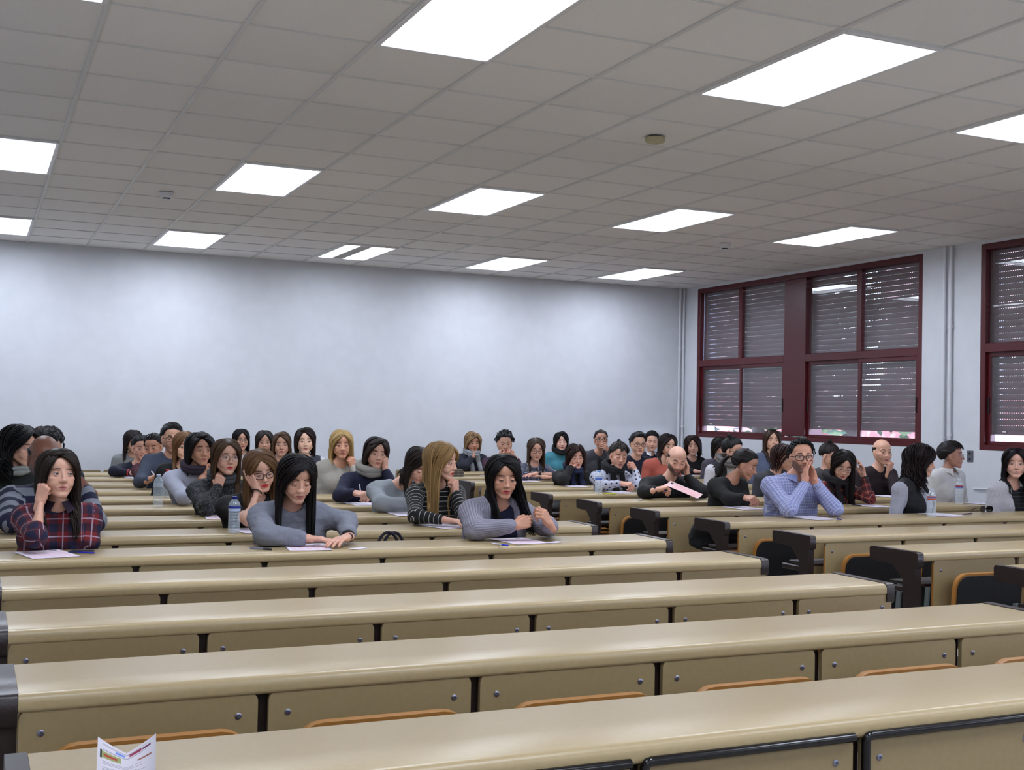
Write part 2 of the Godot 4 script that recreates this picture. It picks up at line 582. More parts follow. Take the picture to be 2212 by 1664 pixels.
func build_outside() -> void:
	var m := MB.new()
	m.box(Vector3(XR + 40.3, -0.6, -10), Vector3(80, 0.2, 120))
	structure(put("ground_outside", m, paint("outside ground", Color(0.46, 0.42, 0.36), 0.9, 0.0, speckle(0.08, 0.75, 1.0, 4, 31), 0.4)))
	# brick-pink boundary wall and a neighbouring block
	m = MB.new()
	m.box(Vector3(XR + 9, 0.65, -22), Vector3(0.3, 2.5, 26), 0.02)
	structure(put("wall_outside", m, paint("pink wall", Color(0.72, 0.46, 0.42), 0.85, 0.0, speckle(0.1, 0.85, 1.0, 3, 33), 0.6)))
	for hb in [[Vector3(XR + 25, -0.5, -56), 18.0, "pale building with a flat roof seen past the farthest shutter"], [Vector3(XR + 22, -0.5, -21.5), 15.0, "pinkish building with a flat roof opposite the wall with pipes"]]:
		var house := thing("outside_building", hb[2], "building", hb[0])
		m = MB.new()
		m.box(Vector3(0, 4.5, 0), Vector3(10, 9, hb[1]), 0.05)
		put("wall", m, paint("house wall", Color(0.76, 0.62, 0.58), 0.85), house)
		m = MB.new()
		m.box(Vector3(0, 9.15, 0), Vector3(10.6, 0.3, hb[1] + 0.6), 0.05)
		put("roof", m, paint("house roof", Color(0.5, 0.3, 0.25), 0.85), house)
	# trees whose crowns break up the sky behind the slits
	var leaf := paint("leaf", Color(0.16, 0.22, 0.09), 0.8)
	var bark := paint("bark", Color(0.2, 0.15, 0.11), 0.9)
	var tr := RandomNumberGenerator.new()
	tr.seed = 44
	var spots := [[Vector3(XR + 6.5, -0.5, -18.2), "broad leafy tree outside the right half of the far window"], [Vector3(XR + 7.5, -0.5, -22.5), "leafy tree outside the left half of the far window"], [Vector3(XR + 12.5, -0.5, -21.0), "leafy tree farther outside behind the broad one"], [Vector3(XR + 13.0, -0.5, -28.0), "leafy tree outside near the pink boundary wall"]]
	for sp in spots:
		var t := thing("street_tree", sp[1], "tree", sp[0], "trees outside the windows")
		var tm := MB.new()
		tm.tube(PackedVector3Array([Vector3(0, 0, 0), Vector3(0.08, 1.5, 0.03), Vector3(0.0, 3.6, 0.1)]), PackedFloat32Array([0.2, 0.15, 0.08]), 8)
		put("trunk", tm, bark, t)
		var cm := MB.new()
		var cm_sparse: bool = sp == spots[0]
		for k in (850 if cm_sparse else 1500):
			var d := Vector3(tr.randfn(), tr.randfn(), tr.randfn()).normalized() * pow(tr.randf(), 0.4)
			var q := Vector3(d.x * 2.0, 3.7 + d.y * 3.0, d.z * 2.0)
			var bb := Basis.from_euler(Vector3(tr.randf() * TAU, tr.randf() * TAU, 0))
			var s := 0.10 + tr.randf() * 0.14
			cm.poly([q + bb * Vector3(-s, 0, 0), q + bb * Vector3(0, 0.02, -s * 0.5), q + bb * Vector3(s, 0, 0), q + bb * Vector3(0, -0.02, s * 0.5)], q - bb.y)
		put("crown", cm, leaf, t)

# ---------------------------------------------------------------- benches
# seats taken: row -> seat numbers, filled from the list of people before the benches are built
var taken := {}

func arc(cx: float, cy: float, r: float, a0: float, a1: float, steps: int) -> PackedVector2Array:
	var p := PackedVector2Array()
	for k in steps + 1:
		var a := deg_to_rad(lerpf(a0, a1, float(k) / steps))
		p.append(Vector2(cx + r * cos(a), cy + r * sin(a)))
	return p

func rounded(w: float, h: float, r: float, rb := -1.0, steps := 4) -> PackedVector2Array:   # centred, top corners r, bottom corners rb
	if rb < 0: rb = r
	var p := PackedVector2Array()
	p.append_array(arc(w / 2 - r, h / 2 - r, r, 0, 90, steps))
	p.append_array(arc(-w / 2 + r, h / 2 - r, r, 90, 180, steps))
	p.append_array(arc(-w / 2 + rb, -h / 2 + rb, rb, 180, 270, steps))
	p.append_array(arc(w / 2 - rb, -h / 2 + rb, rb, 270, 360, steps))
	return p

var seat_shapes := {}
func seat_parts() -> Dictionary:
	if seat_shapes: return seat_shapes
	# tip-up seat in its own frame: hinge at the origin, plate running up (+y), underside towards +z
	var rim := MB.new()
	rim.prism(rounded(0.48, 0.40, 0.075, 0.03, 5), Vector3(0, 0.20, -0.012), Vector3.RIGHT, Vector3.UP, -0.012, 0.012)
	var under := MB.new()
	under.prism(rounded(0.456, 0.376, 0.066, 0.02, 5), Vector3(0, 0.20, 0.002), Vector3.RIGHT, Vector3.UP, -0.004, 0.006)
	var plate := MB.new()
	plate.box(Vector3(0, 0.13, 0.012), Vector3(0.036, 0.20, 0.010), 0.002)
	plate.box(Vector3(-0.014, 0.13, 0.022), Vector3(0.006, 0.20, 0.022), 0.001)
	plate.box(Vector3(0, 0.228, 0.022), Vector3(0.036, 0.006, 0.022), 0.001)
	var bolt := MB.new()
	bolt.lathe(PackedVector2Array([Vector2(0.0055, 0), Vector2(0.005, 0.003), Vector2(0, 0.0045)]), 8, Transform3D(Basis(Vector3.RIGHT, PI / 2), Vector3(0.004, 0, 0.017)))
	seat_shapes = {"rim": rim.mesh(), "under": under.mesh(), "plate": plate.mesh(), "bolt": bolt.mesh()}
	return seat_shapes

func add_seat(bench: Node3D, x: float, folded: bool, detailed: bool) -> void:
	var s := seat_parts()
	var wood := paint("plywood edge", Color(0.62, 0.42, 0.19), 0.45)
	var black := paint("seat black", Color(0.022, 0.022, 0.028), 0.55, 0.0, null, 1.0, bumps(0.5, 2.0), 0.2)
	var steel := paint("bracket grey", Color(0.52, 0.55, 0.54), 0.35, 0.3)
	var seat := put("seat", s.rim, wood, bench)
	seat.position = Vector3(x, 0.235, 0.06) if folded else Vector3(x, 0.43, 0.065)
	seat.rotation.x = deg_to_rad(5) if folded else deg_to_rad(90)
	put("underside", s.under, black, seat)
	if detailed:
		for sx in [-0.185, 0.185]:
			var b := put("hinge_plate", s.plate, steel, seat)
			b.position.x = sx
			for y in [0.075, 0.19]:
				var q := put("bolt", s.bolt, steel, seat)
				q.position = Vector3(sx, y, 0)

func end_outline() -> PackedVector2Array:
	# (distance behind the nose, height): cap under the writing board, column, slanted brace
	return PackedVector2Array([Vector2(0.012, 0.742), Vector2(0.0, 0.732), Vector2(-0.001, 0.672), Vector2(0.008, 0.660), Vector2(0.018, 0.655), Vector2(0.018, 0.0), Vector2(0.105, 0.0), Vector2(0.105, 0.585), Vector2(0.19, 0.66), Vector2(0.352, 0.668), Vector2(0.366, 0.680), Vector2(0.368, 0.730), Vector2(0.358, 0.743)])

func build_bench(n: int, x0: float, x1: float, gaps: Array, label: String, group: String, right: bool, seats: Array) -> void:
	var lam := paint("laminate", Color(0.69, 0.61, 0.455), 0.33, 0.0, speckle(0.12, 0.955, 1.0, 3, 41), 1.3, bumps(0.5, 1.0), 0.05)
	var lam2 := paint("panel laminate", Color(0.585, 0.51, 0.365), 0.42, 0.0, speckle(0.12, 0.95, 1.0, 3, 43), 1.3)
	var brown := paint("dark plastic", Color(0.15, 0.105, 0.095), 0.36, 0.0, null, 1.0, bumps(0.4, 2.0), 0.1)
	var grey := paint("bracket grey", Color(0.52, 0.55, 0.54), 0.35, 0.3)
	var wood := paint("plywood edge", Color(0.62, 0.42, 0.19), 0.45)
	var z := nose(n)
	var bench := thing("lecture_bench", label, "bench", Vector3(0, 0, z), group)
	var m: MB
	if n < 13:
		# writing board with a rounded front edge; u runs towards the back
		var prof := PackedVector2Array([Vector2(0.36, 0.705), Vector2(0.36, 0.737), Vector2(0.357, 0.74)])
		prof.append_array(arc(0.022, 0.718, 0.022, 90, 180, 6))
		prof.append_array(arc(0.012, 0.705, 0.012, 180, 270, 3))
		m = MB.new()
		m.prism(prof, Vector3.ZERO, Vector3(0, 0, -1), Vector3.UP, x0, x1)
		put("writing_board", m, lam, bench)
		m = MB.new()
		m.box(Vector3((x0 + x1) / 2, 0.56, -0.16), Vector3(x1 - x0 - 0.02, 0.016, 0.22), 0.003)
		put("book_shelf", m, brown, bench)
		for e in 2:
			var xe := x0 - 0.043 if e == 0 else x1 + 0.001
			m = MB.new()
			m.prism(end_outline(), Vector3.ZERO, Vector3(0, 0, -1), Vector3.UP, xe, xe + 0.042, 60.0)
			var br := put("end_bracket", m, brown, bench)
			m = MB.new()
			m.box(Vector3(xe + 0.021, 0.535, -0.19), Vector3(0.03, 0.03, 0.18), 0.004)
			put("shelf_arm", m, brown, br)
			m = MB.new()
			m.box(Vector3(xe + 0.021, 0.015, -0.07), Vector3(0.06, 0.03, 0.38), 0.006)
			put("foot", m, brown, br)
	else:
		for e in 2:
			var xe := x0 - 0.05 if e == 0 else x1 + 0.001
			m = MB.new()
			m.box(Vector3(xe + 0.02, 0.37, -0.03), Vector3(0.04, 0.74, 0.06), 0.004)
			put("end_bracket", m, brown, bench)
	# back rests of the seats in front, one panel for each
	var edges := [x0 + 0.002]
	for g in gaps: edges.append(g)
	edges.append(x1 + 0.03 if not right else x1)
	if right: edges[0] = x0 + 0.075
	for k in edges.size() - 1:
		var a: float = edges[k] + (0.014 if k > 0 else 0.0)
		var b: float = edges[k + 1] - (0.014 if k < edges.size() - 2 else 0.0)
		var top := 0.698 if n < 13 else 0.735
		var low := 0.36 if n > 0 else 0.10
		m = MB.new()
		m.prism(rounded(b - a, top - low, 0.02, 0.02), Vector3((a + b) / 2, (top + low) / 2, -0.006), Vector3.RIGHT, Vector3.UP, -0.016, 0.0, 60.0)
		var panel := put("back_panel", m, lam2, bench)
		if right and k == 0:
			m = MB.new()
			m.box(Vector3(a - 0.001, (top + low) / 2, -0.014), Vector3(0.006, top - low - 0.04, 0.015), 0.002)
			put("panel_edge", m, wood, panel)
		for sx in [a + 0.05, b - 0.05]:
			m = MB.new()
			m.lathe(PackedVector2Array([Vector2(0.0085, 0), Vector2(0.0085, 0.0015), Vector2(0.006, 0.0035), Vector2(0.0028, 0.0038), Vector2(0.0024, 0.0015), Vector2(0, 0.0015)]), 10, Transform3D(Basis(Vector3.RIGHT, PI / 2), Vector3(sx, 0.643, -0.006)))
			put("screw", m, paint("screw steel", Color(0.5, 0.5, 0.56), 0.3, 0.8), panel)
		if n == 0:
			m = MB.new()
			m.tube(PackedVector3Array([Vector3(a + 0.004, low, 0.002), Vector3(a + 0.004, top - 0.01, 0.002), Vector3(a + 0.009, top - 0.001, 0.002), Vector3(a + 0.02, top + 0.001, 0.002), Vector3(b - 0.004, top + 0.001, 0.002)]), PackedFloat32Array([0.011, 0.011, 0.011, 0.011, 0.011]), 10)
			put("edge_trim", m, paint("black trim", Color(0.02, 0.016, 0.03), 0.18), panel)
	for g in gaps:
		m = MB.new()
		m.box(Vector3(g, 0.35, -0.055), Vector3(0.045, 0.70, 0.05), 0.004)
		var leg := put("leg", m, brown, bench)
		m = MB.new()
		m.box(Vector3(g, 0.012, -0.06), Vector3(0.06, 0.024, 0.2), 0.004)
		put("foot", m, brown, leg)
		if n > 0:
			m = MB.new()
			m.box(Vector3(g + 0.004, 0.505, -0.020), Vector3(0.013, 0.17, 0.018), 0.001)
			put("hinge_strip", m, grey, bench)
	if n > 0:
		for k in 6:
			var a: float = x0 if k == 0 else gaps[k - 1]
			if right and k == 0: a = gaps[0] - 0.596
			var xc := a + 0.297
			var down: bool = seats.has(k)
			add_seat(bench, xc, not down, right and k < 2 and not down)

func build_benches() -> void:
	var lg := []; var rg := []
	for k in 5:
		lg.append(0.705 + 0.594 * k)
		rg.append(5.262 + 0.5965 * k)
	var who := ["", "empty tan bench right behind the one with the leaflet", "empty tan bench whose end faces the nearest tip-up seats by the aisle", "empty tan bench before the one with the plaid-shirt woman's answer sheet", "", "", "tan bench with the thin-glasses woman and the bending grey-sweater woman", "tan bench with the pale-capped bottle and the navy-sweater writer", "tan bench with the red-capped bottle before the smiling woman", "tan bench with the young man in glasses and blue-grey sweater", "tan bench where the burgundy woman with sunglasses on her head sits", "tan bench where the woman with red cuffs rests her arm", "last tan bench before the back wall, with the pale-topped dark-haired woman", ""]
	var who2 := ["", "", "window-side bench whose dark bracket stands before the second tip-up seat", "empty window-side bench two rows before the checked-shirt man", "empty window-side bench just before the checked-shirt man's bench", "", "window-side bench with the ponytail woman and the red plaid woman", "", "window-side bench with the polka-dot woman's bottle", "window-side bench with the blue-scarf woman behind it", "window-side bench where the round-glasses girl folds her arms", "window-side bench with the checked pencil case on it", "last window-side bench before the back wall, with the teal-sweater woman", ""]
	for n in 14:
		var label: String = who[n]
		if n == 0: label = "first tan bench with black-edged front panels and a folded leaflet on it"
		elif n == 13: label = "row of tan back rests against the white back wall away from windows"
		elif n == 4: label = "tan bench with the plaid-shirt, grey-sweater and grey-cardigan women behind it"
		elif n == 5: label = "tan bench where the blonde woman in striped top leans"
		var s: Array = taken.get([n - 1, 0], [])
		build_bench(n, 0.118, 3.55, lg, label, "benches away from the windows", false, s)
	for n in range(2, 14):
		var label: String = who2[n]
		if n == 5: label = "tan window-side bench with the man in the checked shirt behind it"
		elif n == 7: label = "tan window-side bench with the bald bearded man behind it"
		elif n == 13: label = "row of tan back rests against the white back wall near windows"
		var s: Array = taken.get([n - 1, 1], [])
		build_bench(n, 4.588, 8.25, rg, label, "benches along the windows", true, s)

# ---------------------------------------------------------------- pipes, detectors, sockets
func build_fixtures() -> void:
	var white := paint("pipe white", Color(0.84, 0.84, 0.86), 0.4)
	var spots := [[8.70, ZB + 0.055, "back corner"], [XR - 0.03, -8.98, "pier"]]
	for p in spots:
		var label := "pair of thin white pipes running up the corner by the back wall"
		if p[2] == "pier": label = "pair of thin white pipes on the wall between the red windows"
		var o := thing("wall_pipes", label, "pipes", Vector3(p[0], 0, p[1]))
		for k in 2:
			var m := MB.new()
			var off := Vector3(0.06 * k, 0, 0) if p[2] == "back corner" else Vector3(0, 0, 0.085 * k)
			m.tube(PackedVector3Array([off, off + Vector3(0, CEIL - 0.002, 0)]), PackedFloat32Array([0.016, 0.016]), 12)
			var pipe := put("pipe", m, white, o)
			for y in [1.28, 2.35]:
				m = MB.new()
				m.lathe(PackedVector2Array([Vector2(0.017, -0.015), Vector2(0.023, -0.015), Vector2(0.023, 0.015), Vector2(0.017, 0.015)]), 12, Transform3D(Basis.IDENTITY, off + Vector3(0, y + 0.03 * k, 0)))
				put("clamp", m, white, pipe)
	# socket plate on the pier
	var s := thing("wall_socket", "small grey metal socket plate on the wall below the windows", "socket", Vector3(XR - 0.004, 1.11, -8.65))
	var m := MB.new()
	m.box(Vector3.ZERO, Vector3(0.008, 0.11, 0.075), 0.002)
	put("plate", m, paint("socket grey", Color(0.42, 0.43, 0.46), 0.4, 0.4), s)
	for y in [-0.03, 0.025]:
		m = MB.new()
		m.lathe(PackedVector2Array([Vector2(0.012, 0), Vector2(0.012, 0.004), Vector2(0.006, 0.002), Vector2(0, 0.002)]), 12, Transform3D(Basis(Vector3.BACK, PI / 2), Vector3(-0.004, y, 0)))
		put("screw_cap", m, paint("socket dark", Color(0.12, 0.12, 0.14), 0.4), s)
	# smoke detectors
	for d in [[Vector3(1.386, CEIL, -9.95), true], [Vector3(6.81, CEIL, -9.95), true], [Vector3(3.83, CEIL, -6.37), false]]:
		var at: Vector3 = d[0]
		if d[1]:
			var o := thing("smoke_detector", "small white smoke detector with a dark slotted head under the ceiling", "detector", at, "smoke detectors under the ceiling")
			m = MB.new()
			m.lathe(PackedVector2Array([Vector2(0.058, 0), Vector2(0.056, -0.02), Vector2(0.046, -0.036), Vector2(0.034, -0.042), Vector2(0.034, -0.044)]), 20, Transform3D.IDENTITY)
			put("base", m, white, o)
			m = MB.new()
			m.lathe(PackedVector2Array([Vector2(0.030, -0.042), Vector2(0.030, -0.056), Vector2(0.0, -0.056)]), 16, Transform3D.IDENTITY)
			put("slotted_head", m, paint("detector dark", Color(0.05, 0.05, 0.06), 0.5), o)
			m = MB.new()
			m.lathe(PackedVector2Array([Vector2(0.031, -0.054), Vector2(0.031, -0.058), Vector2(0.022, -0.063), Vector2(0, -0.064)]), 16, Transform3D.IDENTITY)
			put("cap", m, white, o)
		else:
			var o := thing("smoke_detector", "wide flat cream detector disc under the ceiling", "detector", at)
			m = MB.new()
			m.lathe(PackedVector2Array([Vector2(0.056, 0), Vector2(0.056, -0.006)]), 24, Transform3D.IDENTITY)
			put("base", m, paint("detector dark", Color(0.05, 0.05, 0.06), 0.5), o)
			m = MB.new()
			m.lathe(PackedVector2Array([Vector2(0.062, -0.005), Vector2(0.064, -0.008), Vector2(0.062, -0.028), Vector2(0.05, -0.036), Vector2(0.022, -0.037), Vector2(0.02, -0.034), Vector2(0.0, -0.034)]), 24, Transform3D.IDENTITY)
			put("cover", m, paint("detector cream", Color(0.72, 0.69, 0.55), 0.5), o)
	# white cable lying along the wall on the last bench end
	m = MB.new()
	var pts := PackedVector3Array(); var rad := PackedFloat32Array()
	for k in 24:
		var t := float(k) / 23.0
		pts.append(Vector3(XR - 0.012 - 0.006 * sin(t * 14.0), 0.80 + 0.012 * sin(t * 9.0), -8.6 + 2.2 * t))
		rad.append(0.006)
	m.tube(pts, rad, 6)
	tag(put("wall_cable", m, white), "thin white cable running low along the wall under the windows", "cable")

# ---------------------------------------------------------------- smooth bodies
class Field:
	var a := PackedVector3Array()
	var b := PackedVector3Array()
	var ra := PackedFloat32Array()
	var rb := PackedFloat32Array()
	var kind := PackedInt32Array()
	var tagged := PackedInt32Array()
	var k := 0.03
	var cuts := []            # [a, b, ra, rb]
	var cut_k := 0.006
	var flat_y := -1e9         # nothing below this height where flat_lo < z < flat_hi: what rests on a board
	var flat_lo := -1e9
	var seat_y := -1e9
	var flat_hi := 1e9
	var wob := 0.0            # amplitude of folds
	var wob_f := 14.0
	var noise: FastNoiseLite
	var lo := Vector3.ONE * 1e9
	var hi := -Vector3.ONE * 1e9

	func cap(p: Vector3, q: Vector3, r0: float, r1 := -1.0, t := 0) -> void:
		if r1 < 0: r1 = r0
		a.append(p); b.append(q); ra.append(r0); rb.append(r1); kind.append(0); tagged.append(t)
		grow(p, r0); grow(q, r1)

	func ball(p: Vector3, r: Vector3, t := 0) -> void:
		a.append(p); b.append(r); ra.append(0); rb.append(0); kind.append(1); tagged.append(t)
		grow(p, maxf(r.x, maxf(r.y, r.z)))

	func grow(p: Vector3, r: float) -> void:
		var e := Vector3.ONE * (r + 0.02)
		lo = lo.min(p - e); hi = hi.max(p + e)

	func one(i: int, p: Vector3) -> float:
		var q := p - a[i]
		if kind[i] == 0:
			var ba := b[i] - a[i]
			var t := clampf(q.dot(ba) / maxf(ba.length_squared(), 1e-9), 0.0, 1.0)
			return (q - ba * t).length() - (ra[i] + (rb[i] - ra[i]) * t)
		var r := b[i]
		var k0 := (q / r).length()
		var k1 := (q / (r * r)).length()
		return k0 * (k0 - 1.0) / maxf(k1, 1e-6)

	func eval(p: Vector3, idx: PackedInt32Array) -> float:
		var d := 1e9
		for i in idx:
			var q := p - a[i]
			var di: float
			if kind[i] == 0:
				var ba := b[i] - a[i]
				var t := clampf(q.dot(ba) / maxf(ba.length_squared(), 1e-9), 0.0, 1.0)
				di = (q - ba * t).length() - (ra[i] + (rb[i] - ra[i]) * t)
			else:
				var r := b[i]
				var k0 := (q / r).length()
				di = k0 * (k0 - 1.0) / maxf((q / (r * r)).length(), 1e-6)
			var h := k - absf(d - di)
			d = minf(d, di)
			if h > 0.0: d -= h * h * 0.25 / k
		if wob > 0.0 and d < 0.05 and d > -0.05:
			d += wob * noise.get_noise_3d(p.x * wob_f, p.y * wob_f * 1.5, p.z * wob_f)
		for c in cuts:
			var ba: Vector3 = c[1] - c[0]
			var q: Vector3 = p - c[0]
			var t := clampf(q.dot(ba) / maxf(ba.length_squared(), 1e-9), 0.0, 1.0)
			var dc: float = -((q - ba * t).length() - lerpf(c[2], c[3], t))
			var h := cut_k - absf(d - dc)
			d = maxf(d, dc)
			if h > 0.0: d += h * h * 0.25 / cut_k
		if p.z > flat_lo and p.z < flat_hi: d = maxf(d, flat_y - p.y)
		if p.y < seat_y + 0.1: d = maxf(d, seat_y - p.y)
		return d

	func nearest(p: Vector3) -> int:
		var best := 0; var bd := 1e9
		for i in a.size():
			var d := one(i, p)
			if d < bd: bd = d; best = i
		return best

	func build(cell: float, out: MB) -> void:
		var B := 4
		var n := a.size()
		var nb := Vector3i(((hi - lo) / (cell * B)).ceil())
		var nx := nb.x * B; var ny := nb.y * B; var nz := nb.z * B
		var sx := nx + 1; var sxy := sx * (ny + 1)
		var val := PackedFloat32Array()
		val.resize(sxy * (nz + 1)); val.fill(1e20)
		var vid := PackedInt32Array()
		vid.resize(sxy * (nz + 1)); vid.fill(-1)
		var R := cell * B * 0.5 * 1.7321
		var cells := PackedInt32Array()
		var ds := PackedFloat32Array()
		ds.resize(n)
		var has_cuts := cuts.size() > 0
		for bz in nb.z:
			for by in nb.y:
				for bx in nb.x:
					var c := lo + Vector3(bx + 0.5, by + 0.5, bz + 0.5) * (cell * B)
					var m := 1e9
					for i in n:
						var d := one(i, c)
						ds[i] = d
						if d < m: m = d
					if m > R + k * 0.5 + wob or (m < -R - 0.01 - wob and not has_cuts): continue
					if has_cuts and m < -R - 0.01 - wob:
						var near_cut := false
						for q in cuts:
							var ba: Vector3 = q[1] - q[0]
							var t := clampf((c - q[0]).dot(ba) / maxf(ba.length_squared(), 1e-9), 0.0, 1.0)
							if (c - q[0] - ba * t).length() - lerpf(q[2], q[3], t) < R + 0.01: near_cut = true
						if not near_cut: continue
					var idx := PackedInt32Array()
					for i in n:
						if ds[i] < m + 2.0 * R + k: idx.append(i)
					for z in range(bz * B, bz * B + B + 1):
						for y in range(by * B, by * B + B + 1):
							var row := y * sx + z * sxy
							for x in range(bx * B, bx * B + B + 1):
								if val[row + x] > 1e19:
									val[row + x] = eval(lo + Vector3(x, y, z) * cell, idx)
					for z in range(bz * B, bz * B + B):
						for y in range(by * B, by * B + B):
							var row := y * sx + z * sxy + bx * B
							for x in B: cells.append(row + x)
		for id in cells:
			var v0 := val[id]; var v1 := val[id + 1]; var v2 := val[id + sx]; var v3 := val[id + sx + 1]
			var v4 := val[id + sxy]; var v5 := val[id + sxy + 1]; var v6 := val[id + sxy + sx]; var v7 := val[id + sxy + sx + 1]
			var s := int(v0 < 0) + int(v1 < 0) + int(v2 < 0) + int(v3 < 0) + int(v4 < 0) + int(v5 < 0) + int(v6 < 0) + int(v7 < 0)
			if s == 0 or s == 8: continue
			var p := Vector3.ZERO
			var cnt := 0
			if (v0 < 0) != (v1 < 0): p += Vector3(v0 / (v0 - v1), 0, 0); cnt += 1
			if (v2 < 0) != (v3 < 0): p += Vector3(v2 / (v2 - v3), 1, 0); cnt += 1
			if (v4 < 0) != (v5 < 0): p += Vector3(v4 / (v4 - v5), 0, 1); cnt += 1
			if (v6 < 0) != (v7 < 0): p += Vector3(v6 / (v6 - v7), 1, 1); cnt += 1
			if (v0 < 0) != (v2 < 0): p += Vector3(0, v0 / (v0 - v2), 0); cnt += 1
			if (v1 < 0) != (v3 < 0): p += Vector3(1, v1 / (v1 - v3), 0); cnt += 1
			if (v4 < 0) != (v6 < 0): p += Vector3(0, v4 / (v4 - v6), 1); cnt += 1
			if (v5 < 0) != (v7 < 0): p += Vector3(1, v5 / (v5 - v7), 1); cnt += 1
			if (v0 < 0) != (v4 < 0): p += Vector3(0, 0, v0 / (v0 - v4)); cnt += 1
			if (v1 < 0) != (v5 < 0): p += Vector3(1, 0, v1 / (v1 - v5)); cnt += 1
			if (v2 < 0) != (v6 < 0): p += Vector3(0, 1, v2 / (v2 - v6)); cnt += 1
			if (v3 < 0) != (v7 < 0): p += Vector3(1, 1, v3 / (v3 - v7)); cnt += 1
			p /= cnt
			var g := Vector3((v1 + v3 + v5 + v7) - (v0 + v2 + v4 + v6), (v2 + v3 + v6 + v7) - (v0 + v1 + v4 + v5), (v4 + v5 + v6 + v7) - (v0 + v1 + v2 + v3))
			var z := id / sxy; var y := (id - z * sxy) / sx; var x := id - z * sxy - y * sx
			vid[id] = out.vert(lo + (Vector3(x, y, z) + p) * cell, g.normalized())
		for id in cells:
			var i0 := vid[id]
			if i0 < 0: continue
			var v0 := val[id] < 0
			var z := id / sxy; var y := (id - z * sxy) / sx; var x := id - z * sxy - y * sx
			if y > 0 and z > 0 and v0 != (val[id + 1] < 0): quad_of(out, v0, i0, vid[id - sx], vid[id - sx - sxy], vid[id - sxy])
			if x > 0 and z > 0 and v0 != (val[id + sx] < 0): quad_of(out, v0, i0, vid[id - sxy], vid[id - sxy - 1], vid[id - 1])
			if x > 0 and y > 0 and v0 != (val[id + sxy] < 0): quad_of(out, v0, i0, vid[id - 1], vid[id - 1 - sx], vid[id - sx])

	func quad_of(out: MB, inside: bool, p: int, q: int, r: int, s: int) -> void:
		if q < 0 or r < 0 or s < 0: return
		if inside: out.ix.append_array([p, r, q, p, s, r])
		else: out.ix.append_array([p, q, r, p, r, s])

# ---------------------------------------------------------------- heads and hands, made once
var head_kit := {}
var hand_kit := {}

func make_head(male: bool, cell: float) -> MB:
	var f := Field.new()
	var jw := 1.10 if male else 1.0
	f.ball(Vector3(0, 0.032, -0.014), Vector3(0.074, 0.082, 0.094))
	f.ball(Vector3(0, -0.022, 0.022), Vector3(0.064 * jw, 0.080, 0.064))
	f.ball(Vector3(0, -0.066, 0.040), Vector3(0.039 * jw, 0.043, 0.044))
	f.ball(Vector3(0, 0.045, 0.035), Vector3(0.058, 0.050, 0.050))
	f.cap(Vector3(-0.008 * jw, -0.099, 0.066), Vector3(0.008 * jw, -0.099, 0.066), 0.0165 if male else 0.0145)
	for s in [-1.0, 1.0]:
		f.cap(Vector3(s * 0.050 * jw, -0.050, 0.006), Vector3(s * 0.014, -0.097, 0.058), 0.020, 0.015)
		f.ball(Vector3(s * 0.034, -0.042, 0.056), Vector3(0.023, 0.026, 0.023))
		f.ball(Vector3(s * 0.041, -0.020, 0.059), Vector3(0.020, 0.014, 0.018))
		if male: f.cap(Vector3(s * 0.012, 0.019, 0.083), Vector3(s * 0.044, 0.019, 0.066), 0.010, 0.009)
	var fine := f.a.size()
	f.cap(Vector3(0, 0.012, 0.0820), Vector3(0, -0.028, 0.0970), 0.0062, 0.0072 * jw)
	f.ball(Vector3(0, -0.0335, 0.0995), Vector3(0.0090 * jw, 0.0080, 0.0095))
	for s in [-1.0, 1.0]:
		f.ball(Vector3(s * 0.0105 * jw, -0.0365, 0.090), Vector3(0.0070, 0.0062, 0.0085))
		f.ball(Vector3(s * 0.0765, -0.010, -0.006), Vector3(0.0080, 0.029, 0.018))
		f.ball(Vector3(s * 0.0745, -0.034, 0.000), Vector3(0.006, 0.009, 0.008))
		f.cap(Vector3(s * 0.0205, -0.0660, 0.0735), Vector3(0, -0.0625, 0.0825), 0.0032, 0.0050)
	f.cap(Vector3(-0.014, -0.0732, 0.0760), Vector3(0.014, -0.0732, 0.0760), 0.0056, 0.0056)
	for i in range(fine, f.a.size()): f.tagged[i] = 1
	for s in [-1.0, 1.0]:
		f.cuts.append([Vector3(s * 0.025, -0.001, 0.0985), Vector3(s * 0.040, -0.001, 0.0925), 0.0140, 0.0130])
	f.cuts.append([Vector3(-0.0180, -0.0685, 0.0852), Vector3(0.0180, -0.0685, 0.0852), 0.0020, 0.0020])
	f.cut_k = 0.009
	f.k = 0.011
	var out := MB.new()
	f.build(cell, out)
	out.c.resize(out.v.size())
	for i in out.v.size():
		var p := out.v[i]
		var lip := 0.0
		if p.z > 0.062 and absf(p.x) < 0.024:
			var top := -0.0572 - 0.0062 * pow(absf(p.x) / 0.02, 2.0)
			var low := -0.0805 + 0.0085 * pow(absf(p.x) / 0.02, 2.0)
			if p.y < top + 0.001 and p.y > low - 0.001: lip = clampf(minf(top - p.y, p.y - low) / 0.0022, 0.0, 1.0)
		var beard := 0.0
		if p.z > -0.01:
			var edge := -0.044 + 0.03 * clampf((absf(p.x) - 0.03) / 0.035, 0.0, 1.0)
			beard = clampf((edge - p.y) / 0.012, 0.0, 1.0)
			if absf(p.x) > 0.070: beard *= 0.3
		var blush := clampf(1.0 - (Vector3(absf(p.x), p.y, p.z) - Vector3(0.040, -0.036, 0.075)).length() / 0.034, 0.0, 1.0)
		out.c[i] = Color(lip, beard * (1.0 - lip), blush, 1.0)
	return out

